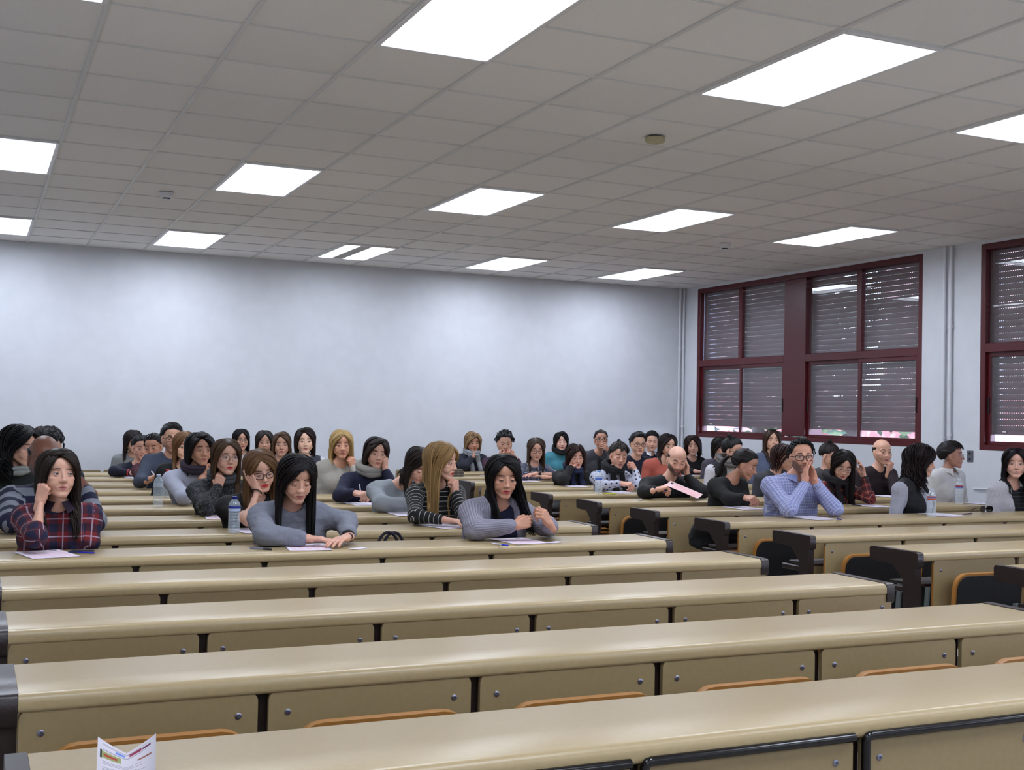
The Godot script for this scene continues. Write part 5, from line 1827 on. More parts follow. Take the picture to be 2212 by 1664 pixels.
	L.append({"id": "grey_sleeves", "label": "woman with dark wavy hair, grey sleeves and black vest turning away", "row": 5, "seat": 6.75, "u": 1990, "v": 997, "zo": -0.46, "yaw": 92, "pitch": -6,
		"hair": {"style": "long", "col": Color(0.10, 0.07, 0.06), "len": 0.36, "part": 4.0, "vol": 0.032, "curl": 0.016, "open": 55.0}, "so": Vector3(-0.07, -0.02, 0), "ty": 22.0,
		"tops": [{"name": "sweater", "mat": ["fleck", 0.10, Color(0.62, 0.62, 0.66), Color(0.54, 0.54, 0.58)], "neck": "crew", "grow": 0.006}, {"name": "vest", "mat": [Color(0.05, 0.05, 0.07)], "neck": "open", "gap": 0.06, "grow": 0.016, "arm": [0, 0]}]})
	L.append({"id": "lace", "label": "laughing woman with long dark hair in white lace jacket by the wall", "row": 5, "seat": 7.75, "u": 2194, "v": 1003, "zo": -0.46, "yaw": 4, "pitch": 3, "smile": true, "lid": 0.2, "skin": Color(0.85, 0.65, 0.57),
		"hair": {"style": "long", "col": Color(0.06, 0.045, 0.05), "len": 0.44, "part": 6.0, "vol": 0.022, "curl": 0.006, "open": 52.0}, "so": Vector3(0.02, -0.02, -0.02),
		"tops": [{"name": "inner_top", "mat": ["thin", 0.03, Color(0.05, 0.05, 0.07), Color(0.3, 0.3, 0.34)], "neck": "wide", "arm": [0.3, 0.3]}, {"name": "jacket", "mat": ["fleck", 0.09, Color(0.80, 0.79, 0.80), Color(0.45, 0.44, 0.48)], "neck": "open", "gap": 0.08, "grow": 0.012}]})
	L.append({"id": "ponytail", "label": "woman with low dark ponytail and black sweater looking over her shoulder", "row": 6, "seat": 5.56, "u": 1610, "v": 1004, "zo": -0.42, "yaw": 80, "pitch": -20, "skin": Color(0.75, 0.54, 0.44),
		"hair": {"style": "tied", "col": Color(0.09, 0.065, 0.055), "vol": 0.010, "tail": 0.34, "tie": Vector3(0, 0.02, -0.125)}, "so": Vector3(-0.09, 0.02, -0.06), "ty": 15.0,
		"tops": [{"name": "sweater", "mat": [black], "neck": "wide", "grow": 0.008}],
		"A": {"w": [1606, 1090], "e": [1575, 1090], "h": "pen", "wz": -0.16, "ez": -0.30}})
	L.append({"id": "red_plaid", "label": "woman in red plaid shirt and dark scarf, hand in her dark hair", "row": 6, "seat": 6.75, "u": 1821, "v": 1006, "zo": -0.38, "yaw": 10, "pitch": -22, "roll": -8, "lid": 0.0, "glasses": Color(0.3, 0.28, 0.28), "rim": 0.0011, "skin": Color(0.85, 0.65, 0.56),
		"hair": {"style": "long", "col": Color(0.085, 0.055, 0.05), "len": 0.42, "part": 6.0, "vol": 0.018, "open": 54.0}, "so": Vector3(-0.01, -0.01, -0.07),
		"tops": [{"name": "shirt", "mat": ["plaid", 0.07, Color(0.48, 0.07, 0.08), Color(0.12, 0.07, 0.09), Color(0.62, 0.56, 0.48)], "neck": "crew", "wob": 0.008}], "scarf": [Color(0.07, 0.05, 0.055)], "scarf_tail": 0.26,
		"B": {"w": [1866, 1032], "e": [1878, 1080], "h": "cheek", "wz": 0.03, "ez": -0.24, "hd": Vector3(-0.2, 1, -0.05)}, "wristbands": [[1, Color(0.10, 0.12, 0.16), 0.008, 1]]})
	L.append({"id": "profile_white", "label": "woman in white shirt seen in profile, dark hair tied, by white wall", "row": 6, "seat": 7.85, "u": 2056, "v": 984, "zo": -0.50, "yaw": 86, "pitch": 2, "glasses": Color(0.4, 0.38, 0.36), "rim": 0.001, "skin": Color(0.71, 0.51, 0.43),
		"hair": {"style": "tied", "col": Color(0.09, 0.07, 0.06), "vol": 0.014, "bangs": 0.0}, "so": Vector3(-0.01, 0, 0), "ty": 8.0, "tops": [{"name": "shirt", "mat": [Color(0.84, 0.83, 0.82)], "neck": "crew", "grow": 0.008}], "collar": [Color(0.86, 0.85, 0.84)]})
	L.append({"id": "bald_beard", "label": "bald bearded man in black sweater reading a pink answer sheet", "row": 7, "seat": 5.56, "male": true, "u": 1462, "v": 995, "zo": -0.38, "yaw": 12, "pitch": -16, "roll": -7, "beard": 0.85, "lid": -0.05, "look": Vector2(0, -0.4), "skin": Color(0.85, 0.65, 0.55),
		"hair": {"style": "ring", "col": Color(0.12, 0.095, 0.085), "vol": 0.001}, "so": Vector3(-0.03, -0.01, -0.06), "fat": 1.06, "broad": 1.1,
		"tops": [{"name": "sweater", "mat": [Color(0.04, 0.045, 0.055)], "neck": "v", "grow": 0.006, "cell": 0.016}],
		"A": {"w": [1416, 1073], "e": [1392, 1068], "h": "pen", "wz": -0.14, "ez": -0.30, "hd": Vector3(0.9, 0.25, 0.2)}, "B": {"w": [1484, 1030], "e": [1518, 1070], "h": "cheek", "wz": 0.03, "ez": -0.22, "hd": Vector3(0.0, 1, 0)}, "wristbands": [[1, Color(0.55, 0.55, 0.54), 0.006, 1]]})
	L.append({"id": "auburn_back", "label": "woman with auburn hair and charcoal sweater turned away from the front", "row": 7, "seat": 6.75, "u": 1694, "v": 990, "zo": -0.44, "yaw": 74, "pitch": -12,
		"hair": {"style": "long", "col": Color(0.17, 0.085, 0.07), "len": 0.26, "part": 4.0, "vol": 0.014, "open": 60.0}, "so": Vector3(-0.07, 0, -0.03), "ty": 12.0, "tops": [{"name": "sweater", "mat": ["fleck", 0.06, Color(0.17, 0.17, 0.19), Color(0.25, 0.25, 0.27)], "neck": "crew", "grow": 0.010}]})
	L.append({"id": "burgundy_man", "label": "balding man in dark burgundy sweater with his fist before his mouth", "row": 7, "seat": 7.85, "male": true, "u": 1906, "v": 977, "zo": -0.46, "yaw": 26, "pitch": 0, "beard": 0.25, "skin": Color(0.83, 0.63, 0.53),
		"hair": {"style": "ring", "col": Color(0.10, 0.085, 0.08), "vol": 0.002}, "so": Vector3(-0.03, -0.01, 0), "tops": [{"name": "sweater", "mat": [Color(0.13, 0.06, 0.085)], "neck": "v", "grow": 0.006}],
		"B": {"w": [1920, 1013], "e": [1936, 1060], "h": "fist", "wz": 0.085, "ez": -0.24, "hd": Vector3(0.1, 0.9, 0.2)}})
	L.append({"id": "polka", "label": "woman in white polka-dot shirt and black scarf writing, chin on fist", "row": 8, "seat": 5.56, "u": 1336, "v": 985, "zo": -0.40, "yaw": 20, "pitch": -9, "roll": -6, "lid": 0.0, "skin": Color(0.83, 0.62, 0.53),
		"hair": {"style": "tied", "col": Color(0.12, 0.085, 0.075), "vol": 0.014, "tie": Vector3(0, 0.125, -0.05), "bun": 0.018, "bangs": 0.2}, "so": Vector3(-0.03, -0.01, -0.04),
		"tops": [{"name": "shirt", "mat": ["dots", 0.10, Color(0.68, 0.69, 0.75), Color(0.05, 0.05, 0.07)], "neck": "scarf", "cell": 0.016}], "scarf": [Color(0.035, 0.032, 0.05)], "scarf_r": 0.028, "scarf_tail": 0.25,
		"A": {"w": [1340, 1060], "e": [1300, 1058], "h": "pen", "wz": -0.15, "ez": -0.28}, "B": {"w": [1372, 1010], "e": [1380, 1054], "h": "fist", "wz": 0.05, "ez": -0.24, "hd": Vector3(-0.65, 0.75, 0.1)}})
	L.append({"id": "updo_vest", "label": "woman with dark updo, white blouse and black vest facing the windows", "row": 8, "seat": 6.75, "u": 1583, "v": 974, "zo": -0.46, "yaw": 58, "pitch": -10, "glasses": Color(0.05, 0.05, 0.05),
		"hair": {"style": "tied", "col": jet, "vol": 0.014, "tie": Vector3(0, 0.12, -0.06), "bun": 0.026}, "so": Vector3(-0.06, 0, 0), "tops": [{"name": "blouse", "mat": [Color(0.80, 0.79, 0.81)], "neck": "scarf", "arm": [1.3, 1.3]}, {"name": "vest", "mat": [Color(0.045, 0.045, 0.06)], "neck": "open", "gap": 0.06, "grow": 0.014, "arm": [0, 0]}], "scarf": [Color(0.42, 0.40, 0.39)], "scarf_r": 0.024})
	L.append({"id": "top_bun", "label": "woman with brown topknot bun behind the red plaid woman", "row": 8, "seat": 7.85, "u": 1791, "v": 985, "zo": -0.44, "yaw": 60, "pitch": -22,
		"hair": {"style": "tied", "col": Color(0.11, 0.08, 0.065), "vol": 0.010, "tie": Vector3(0, 0.128, -0.045), "bun": 0.024}, "tops": [{"name": "top", "mat": [Color(0.30, 0.29, 0.30)], "neck": "wide"}]})
	L.append({"id": "blue_scarf", "label": "woman with brown hair, glasses and blue scarf resting cheek on fist", "row": 9, "seat": 5.56, "u": 1244, "v": 987, "zo": -0.40, "yaw": 14, "pitch": -8, "roll": 5, "lid": 0.02, "glasses": Color(0.45, 0.40, 0.36), "rim": 0.001, "skin": Color(0.85, 0.64, 0.55),
		"hair": {"style": "long", "col": Color(0.15, 0.095, 0.07), "len": 0.36, "vol": 0.016, "open": 56.0, "fringe": 0.0, "fringe_up": 8.0}, "so": Vector3(0, -0.01, -0.03),
		"tops": [{"name": "sweater", "mat": [Color(0.04, 0.04, 0.05)], "neck": "scarf", "grow": 0.010}], "scarf": [Color(0.08, 0.13, 0.27)], "scarf_r": 0.024, "scarf_tail": 0.2,
		"A": {"w": [1234, 1004], "e": [1218, 1046], "h": "fist", "wz": 0.04, "ez": -0.24}})
	L.append({"id": "salmon", "label": "dark-haired woman in salmon top behind the bald bearded man", "row": 9, "seat": 6.75, "u": 1443, "v": 964, "zo": -0.46, "yaw": 24, "pitch": -4, "sunglasses": true,
		"hair": {"style": "long", "col": Color(0.13, 0.095, 0.085), "len": 0.34, "vol": 0.014, "open": 54.0}, "so": Vector3(-0.05, 0, 0), "tops": [{"name": "top", "mat": [Color(0.72, 0.36, 0.30)], "neck": "wide"}]})
	L.append({"id": "long_brown", "label": "woman with very long brown hair, choker and blue top below the window", "row": 9, "seat": 7.85, "u": 1668, "v": 953, "zo": -0.56, "yaw": 12, "pitch": 8, "sunglasses": true, "skin": Color(0.85, 0.66, 0.56),
		"hair": {"style": "long", "col": Color(0.22, 0.15, 0.11), "len": 0.46, "part": 4.0, "vol": 0.012, "open": 52.0}, "tops": [{"name": "top", "mat": [Color(0.36, 0.40, 0.50)], "neck": "wide"}]})
	L.append({"id": "round_glasses", "label": "girl with round glasses, long brown hair and plaid shirt, arms folded", "row": 10, "seat": 5.56, "u": 1158, "v": 972, "zo": -0.44, "yaw": 10, "pitch": -8, "lid": 0.02, "glasses": Color(0.04, 0.035, 0.035), "skin": Color(0.85, 0.65, 0.56),
		"hair": {"style": "long", "col": Color(0.25, 0.19, 0.15), "len": 0.42, "part": -6.0, "vol": 0.012, "open": 54.0}, "so": Vector3(0, -0.02, -0.02),
		"tops": [{"name": "shirt", "mat": ["plaid", 0.12, Color(0.16, 0.17, 0.26), Color(0.34, 0.34, 0.40), Color(0.72, 0.72, 0.70)], "neck": "v", "arm": [1.1, 1.1]}],
		"A": {"w": [1176, 1035], "e": [1130, 1030], "h": "flat", "wz": -0.14, "ez": -0.24}, "B": {"w": [1160, 1024], "e": [1198, 1028], "h": "flat", "wz": -0.20, "ez": -0.26}, "wristbands": [[1, Color(0.06, 0.06, 0.07), 0.008, 1]]})
	L.append({"id": "navy_boy", "label": "young man with glasses and navy shirt, brown hair combed forward", "row": 10, "seat": 6.75, "male": true, "u": 1379, "v": 960, "zo": -0.48, "yaw": 14, "pitch": 0, "glasses": Color(0.04, 0.04, 0.045), "skin": Color(0.85, 0.66, 0.56),
		"hair": {"style": "short", "col": Color(0.09, 0.065, 0.06), "vol": 0.018, "sweep": Vector2(0.4, -0.3)}, "so": Vector3(-0.02, 0, 0), "tops": [{"name": "shirt", "mat": [Color(0.05, 0.06, 0.15)], "neck": "v"}]})
	L.append({"id": "window_bob", "label": "woman with dark bob partly hidden behind the dark updo", "row": 10, "seat": 7.85, "u": 1557, "v": 968, "zo": -0.48, "yaw": 34, "pitch": -4,
		"hair": {"style": "long", "col": Color(0.12, 0.085, 0.08), "len": 0.25, "vol": 0.014, "open": 56.0}, "tops": [{"name": "top", "mat": [Color(0.30, 0.28, 0.32)]}]})
	L.append({"id": "burgundy_plaid", "label": "dark-haired young man in burgundy plaid shirt, hands folded before mouth", "row": 11, "seat": 5.56, "male": true, "u": 1090, "v": 958, "zo": -0.44, "yaw": 8, "pitch": -6, "lid": 0.0, "beard": 0.15, "skin": Color(0.81, 0.62, 0.52),
		"hair": {"style": "short", "col": Color(0.07, 0.05, 0.05), "vol": 0.024, "lift": 0.018}, "so": Vector3(0, -0.02, -0.02), "tops": [{"name": "shirt", "mat": ["plaid", 0.07, Color(0.25, 0.05, 0.14), Color(0.12, 0.05, 0.18), Color(0.35, 0.12, 0.25)], "neck": "crew"}],
		"A": {"w": [1080, 984], "e": [1058, 1020], "h": "fist", "wz": 0.06, "ez": -0.24, "hd": Vector3(0.7, 0.6, 0.1)}, "B": {"w": [1108, 982], "e": [1122, 1018], "h": "fist", "wz": 0.09, "ez": -0.24, "hd": Vector3(-0.85, 0.5, 0.1)}})
	L.append({"id": "grey_blazer", "label": "person with dark glasses, tied hair and grey blazer, fingers at mouth", "row": 11, "seat": 6.75, "u": 1298, "v": 951, "zo": -0.50, "yaw": 8, "pitch": 6, "glasses": Color(0.04, 0.035, 0.03), "skin": Color(0.77, 0.57, 0.48),
		"hair": {"style": "tied", "col": Color(0.09, 0.065, 0.06), "vol": 0.008}, "so": Vector3(-0.02, -0.01, 0), "tops": [{"name": "inner_top", "mat": [Color(0.12, 0.09, 0.10)], "neck": "wide", "arm": [0.3, 0.3]}, {"name": "blazer", "mat": [Color(0.25, 0.25, 0.28)], "neck": "open", "gap": 0.05, "grow": 0.014}],
		"B": {"w": [1316, 976], "e": [1325, 1012], "h": "relaxed", "wz": -0.40, "ez": -0.26, "hd": Vector3(-0.8, 0.7, 0.2), "hn": Vector3(0, -0.3, -1)}})
	L.append({"id": "wavy_black", "label": "woman with brown wavy hair and black top below the window corner", "row": 11, "seat": 7.85, "u": 1497, "v": 964, "zo": -0.50, "yaw": 2, "pitch": 0, "sunglasses": true, "skin": Color(0.81, 0.62, 0.54),
		"hair": {"style": "long", "col": Color(0.14, 0.085, 0.07), "len": 0.30, "part": -10.0, "vol": 0.022, "curl": 0.008, "open": 56.0, "fringe": -1.0, "fringe_up": 16.0}, "tops": [{"name": "top", "mat": [black], "neck": "wide"}],
		"A": {"w": [1500, 1018], "e": [1480, 1018], "h": "flat", "wz": -0.16, "ez": -0.26}})
	L.append({"id": "blonde_scarf", "label": "woman with blonde bob, navy jacket and pale scarf, fist at mouth", "row": 12, "seat": 5.56, "u": 1022, "v": 957, "zo": -0.46, "yaw": 14, "pitch": -2, "skin": Color(0.77, 0.56, 0.46),
		"hair": {"style": "long", "col": Color(0.46, 0.36, 0.24), "tip": Color(0.62, 0.52, 0.38), "len": 0.25, "vol": 0.018, "open": 56.0, "fringe": 0.0, "fringe_up": 14.0}, "so": Vector3(-0.01, -0.01, 0), "tops": [{"name": "jacket", "mat": [Color(0.05, 0.06, 0.14)], "neck": "scarf", "grow": 0.012}], "scarf": [Color(0.60, 0.62, 0.64)], "scarf_r": 0.022, "scarf_tail": 0.24,
		"A": {"w": [1019, 986], "e": [1002, 1014], "h": "fist", "wz": 0.08, "ez": -0.28}})
	L.append({"id": "teal", "label": "black-haired woman in teal sweater and black scarf near the back wall", "row": 12, "seat": 6.75, "u": 1212, "v": 955, "zo": -0.54, "yaw": 12, "pitch": 0, "skin": Color(0.89, 0.71, 0.63),
		"hair": {"style": "long", "col": Color(0.035, 0.03, 0.04), "len": 0.28, "part": -10.0, "vol": 0.014, "open": 55.0, "fringe": -1.0, "fringe_up": 22.0}, "tops": [{"name": "sweater", "mat": [Color(0.27, 0.55, 0.62)], "neck": "scarf", "grow": 0.008}], "scarf": [Color(0.03, 0.03, 0.04)], "scarf_r": 0.022})
	L.append({"id": "white_collar", "label": "black-haired young man with white shirt collar under dark sweater near corner", "row": 12, "seat": 7.85, "male": true, "u": 1408, "v": 955, "zo": -0.50, "yaw": 6, "pitch": 0, "skin": Color(0.85, 0.65, 0.55),
		"hair": {"style": "short", "col": Color(0.035, 0.03, 0.035), "vol": 0.022, "sweep": Vector2(0.5, -0.4)}, "tops": [{"name": "sweater", "mat": [Color(0.10, 0.10, 0.20)], "neck": "v"}], "collar": [Color(0.86, 0.86, 0.87)]})
	return L

# ---------------------------------------------------------------- things on the benches
func sheet_material(kind: String) -> StandardMaterial3D:
	var key := "sheet " + kind
	if mats.has(key): return mats[key]
	var n := 128
	var im := Image.create(n, n, true, Image.FORMAT_RGB8)
	var paper := Color(0.90, 0.87, 0.92)
	im.fill(paper)
	if kind == "answers":                        # columns of pink answer boxes, a black block in a corner
		var r := RandomNumberGenerator.new(); r.seed = 5
		for c in 5:
			for y in range(26, 120, 4):
				for x in range(10 + c * 23, 28 + c * 23):
					im.set_pixel(x, y, Color(0.93, 0.66, 0.72))
					if (x - c * 23) % 4 < 2: im.set_pixel(x, y + 1, Color(0.95, 0.74, 0.78))
		im.fill_rect(Rect2i(92, 8, 22, 9), Color(0.16, 0.13, 0.15))
		im.fill_rect(Rect2i(10, 9, 60, 2), Color(0.86, 0.5, 0.58))
	elif kind == "pink":
		im.fill(Color(0.93, 0.80, 0.80))
		for c in 5:
			for y in range(26, 122, 3):
				for x in range(8 + c * 23, 28 + c * 23): im.set_pixel(x, y, Color(0.90, 0.55, 0.55))
		im.fill_rect(Rect2i(92, 8, 22, 9), Color(0.16, 0.13, 0.15))
	elif kind == "text":
		for y in range(14, 116, 5):
			for x in range(14, 112 - (y * 7) % 30): 
				if (x * 13 + y * 7) % 5 < 3: im.set_pixel(x, y, Color(0.5, 0.49, 0.53))
	elif kind == "leaflet":
		im.fill(Color(0.88, 0.86, 0.90))
		im.fill_rect(Rect2i(8, 30, 44, 20), Color(0.62, 0.66, 0.42))
		im.fill_rect(Rect2i(14, 36, 30, 8), Color(0.70, 0.30, 0.22))
		im.fill_rect(Rect2i(6, 28, 4, 24), Color(0.2, 0.22, 0.2))
		im.fill_rect(Rect2i(40, 14, 20, 7), Color(0.42, 0.56, 0.90))
		im.fill_rect(Rect2i(70, 12, 26, 9), Color(0.62, 0.22, 0.34))
		im.fill_rect(Rect2i(98, 14, 18, 6), Color(0.42, 0.22, 0.32))
		im.fill_rect(Rect2i(88, 44, 30, 5), Color(0.62, 0.40, 0.34))
		for y in [8, 11, 24, 26, 58, 62, 66, 76, 80, 84, 96, 100, 104]: im.fill_rect(Rect2i(12, y, 96 - (y * 5) % 40, 1), Color(0.5, 0.48, 0.54))
	im.generate_mipmaps()
	var m := StandardMaterial3D.new()
	m.albedo_texture = ImageTexture.create_from_image(im)
	m.roughness = 0.7
	mats[key] = m
	return m

func sheet_mesh(w: float, l: float, bend: float) -> MB:
	var m := MB.new()
	m.mapped = true
	var k := 6
	for side in 2:
		var i0 := m.v.size()
		for j in k + 1:
			for i in k + 1:
				var u := float(i) / k; var v := float(j) / k
				var y := bend * pow(absf(u - 0.5) * 2.0, 2.0) + 0.0008 * (1 - side)
				var sl := bend * 8.0 * (u - 0.5) / w
				m.vert(Vector3((u - 0.5) * w, y, (v - 0.5) * l), Vector3(-sl, 1, 0).normalized() * (1.0 if side == 0 else -1.0), Vector2(u, v))
		for j in k:
			for i in k:
				var q := i0 + j * (k + 1) + i
				if side == 0: m.ix.append_array([q, q + 1, q + k + 1, q + 1, q + k + 2, q + k + 1])
				else: m.ix.append_array([q, q + k + 1, q + 1, q + 1, q + k + 1, q + k + 2])
	return m

func lay_sheet(u: float, v: float, turn: float, kind: String, label: String, tall := 0.297, wide := 0.21) -> void:
	var at := py(u, v, DESK)
	# keep the sheet on the board of its row
	var n := roundi((at.z + 0.18 + 2.19) / -0.8795)
	var half := (absf(cos(turn)) * tall + absf(sin(turn)) * wide) / 2
	at.z = clampf(at.z, nose(n) - 0.355 + half, nose(n) - 0.012 - half) if half < 0.17 else nose(n) - 0.18
	var o := put("exam_sheet", sheet_mesh(wide, tall, 0.0006 + 0.001 * rng.randf()), sheet_material(kind))
	o.position = at + Vector3(0, 0.0012, 0)
	o.rotation.y = turn
	tag(o, label, "paper", "exam papers")

func pen_at(a: Vector3, b: Vector3, body: Color, cap_col: Color, label: String) -> void:
	var o := thing("pen", label, "pen", a, "pens")
	var d := b - a
	var m := MB.new()
	var r := 0.0042
	m.tube(PackedVector3Array([d * 0.0, d * 0.06, d * 0.10, d * 0.62]), PackedFloat32Array([0.0010, r * 0.7, r, r]), 8)
	put("barrel", m, paint("pen " + str(body), body, 0.3), o)
	m = MB.new()
	m.tube(PackedVector3Array([d * 0.62, d * 0.97, d * 1.0]), PackedFloat32Array([r * 1.15, r * 1.15, r * 0.8]), 8)
	m.box(d * 0.8 + Vector3(0, r * 1.3, 0), Vector3(0.003, 0.002, 0.003), 0.0005)
	put("cap", m, paint("pen " + str(cap_col), cap_col, 0.3), o)

func desk_pen(u0: float, v0: float, u1: float, v1: float, body: Color, cap_col: Color, label: String) -> void:
	var a := py(u0, v0, DESK + 0.006); var b := py(u1, v1, DESK + 0.006)
	if a.distance_to(b) > 0.16: b = a + (b - a).normalized() * 0.145
	pen_at(a, b, body, cap_col, label)

func bottle(u: float, v: float, cap_col: Color, h: float, label_cols: Array, label: String) -> void:
	var at := py(u, v, DESK)
	var n := roundi((at.z + 0.18 + 2.19) / -0.8795)
	at.z = clampf(at.z, nose(n) - 0.32, nose(n) - 0.04)
	var o := thing("water_bottle", label, "bottle", at + Vector3(0, 0.001, 0), "plastic water bottles")
	var clear: StandardMaterial3D
	if mats.has("pet"): clear = mats.pet
	else:
		clear = StandardMaterial3D.new()
		clear.albedo_color = Color(0.86, 0.92, 0.97, 0.22); clear.roughness = 0.03; clear.transparency = BaseMaterial3D.TRANSPARENCY_ALPHA
		mats["pet"] = clear
	var R := 0.0325
	var prof := PackedVector2Array([Vector2(0.0, 0.004), Vector2(0.022, 0.0), Vector2(0.030, 0.004), Vector2(R, 0.012)])
	var y := 0.018
	while y < h * 0.56:
		prof.append_array(PackedVector2Array([Vector2(R, y), Vector2(R, y + 0.008), Vector2(R - 0.0022, y + 0.0115), Vector2(R, y + 0.015)]))
		y += 0.017
	prof.append_array(PackedVector2Array([Vector2(R, h * 0.60), Vector2(R - 0.001, h * 0.61), Vector2(R - 0.001, h * 0.74), Vector2(R, h * 0.75), Vector2(R * 0.93, h * 0.80), Vector2(R * 0.68, h * 0.87), Vector2(0.0135, h * 0.915), Vector2(0.0125, h * 0.925), Vector2(0.0125, h * 0.95)]))
	var m := MB.new()
	m.lathe(prof, 20, Transform3D.IDENTITY, 60.0)
	put("shell", m, clear, o)
	m = MB.new()
	m.lathe(PackedVector2Array([Vector2(0.0145, h * 0.925), Vector2(0.015, h * 0.928), Vector2(0.015, h * 0.995), Vector2(0.013, h), Vector2(0, h)]), 16)
	put("cap", m, paint("cap " + str(cap_col), cap_col, 0.35), o)
	if label_cols:
		var steps := label_cols.size()
		for k in steps:
			m = MB.new()
			var y0 := h * lerpf(0.61, 0.74, float(k) / steps); var y1 := h * lerpf(0.61, 0.74, float(k + 1) / steps)
			m.lathe(PackedVector2Array([Vector2(R + 0.0006, y0), Vector2(R + 0.0006, y1)]), 20)
			put("label_band", m, paint("label " + str(label_cols[k]), label_cols[k], 0.45), o)

func heap(at: Vector3, size: Vector3, col: Color, called: String, label: String, category: String, strap: bool, sd: int) -> Node3D:
	var r := RandomNumberGenerator.new(); r.seed = sd
	var o := thing(called, label, category, at)
	var f := Field.new()
	f.k = 0.05; f.noise = noise; f.wob = 0.018; f.wob_f = 7.0
	for k in 7:
		var c := Vector3((r.randf() - 0.5) * size.x * 0.55, size.y * (0.18 + 0.6 * r.randf()), (r.randf() - 0.5) * size.z * 0.5)
		f.ball(c, Vector3(size.x * 0.28, size.y * 0.24, size.z * 0.3))
	f.ball(Vector3(0, size.y * 0.22, 0), Vector3(size.x * 0.45, size.y * 0.22, size.z * 0.42))
	var m := MB.new()
	f.build(0.016, m)
	put("body", m, cloth([col]), o)
	if strap:
		for s in [-1.0, 1.0]:
			m = MB.new()
			var pts := PackedVector3Array(); var rad := PackedFloat32Array()
			for j in 12:
				var a := PI * j / 11.0
				pts.append(Vector3(cos(a) * size.x * 0.22, size.y * 0.8 + sin(a) * size.y * 0.35, s * size.z * 0.14)); rad.append(0.011)
			m.tube(pts, rad, 8, false, 0.6)
			put("strap", m, cloth([col.lightened(0.06)]), o)
	return o

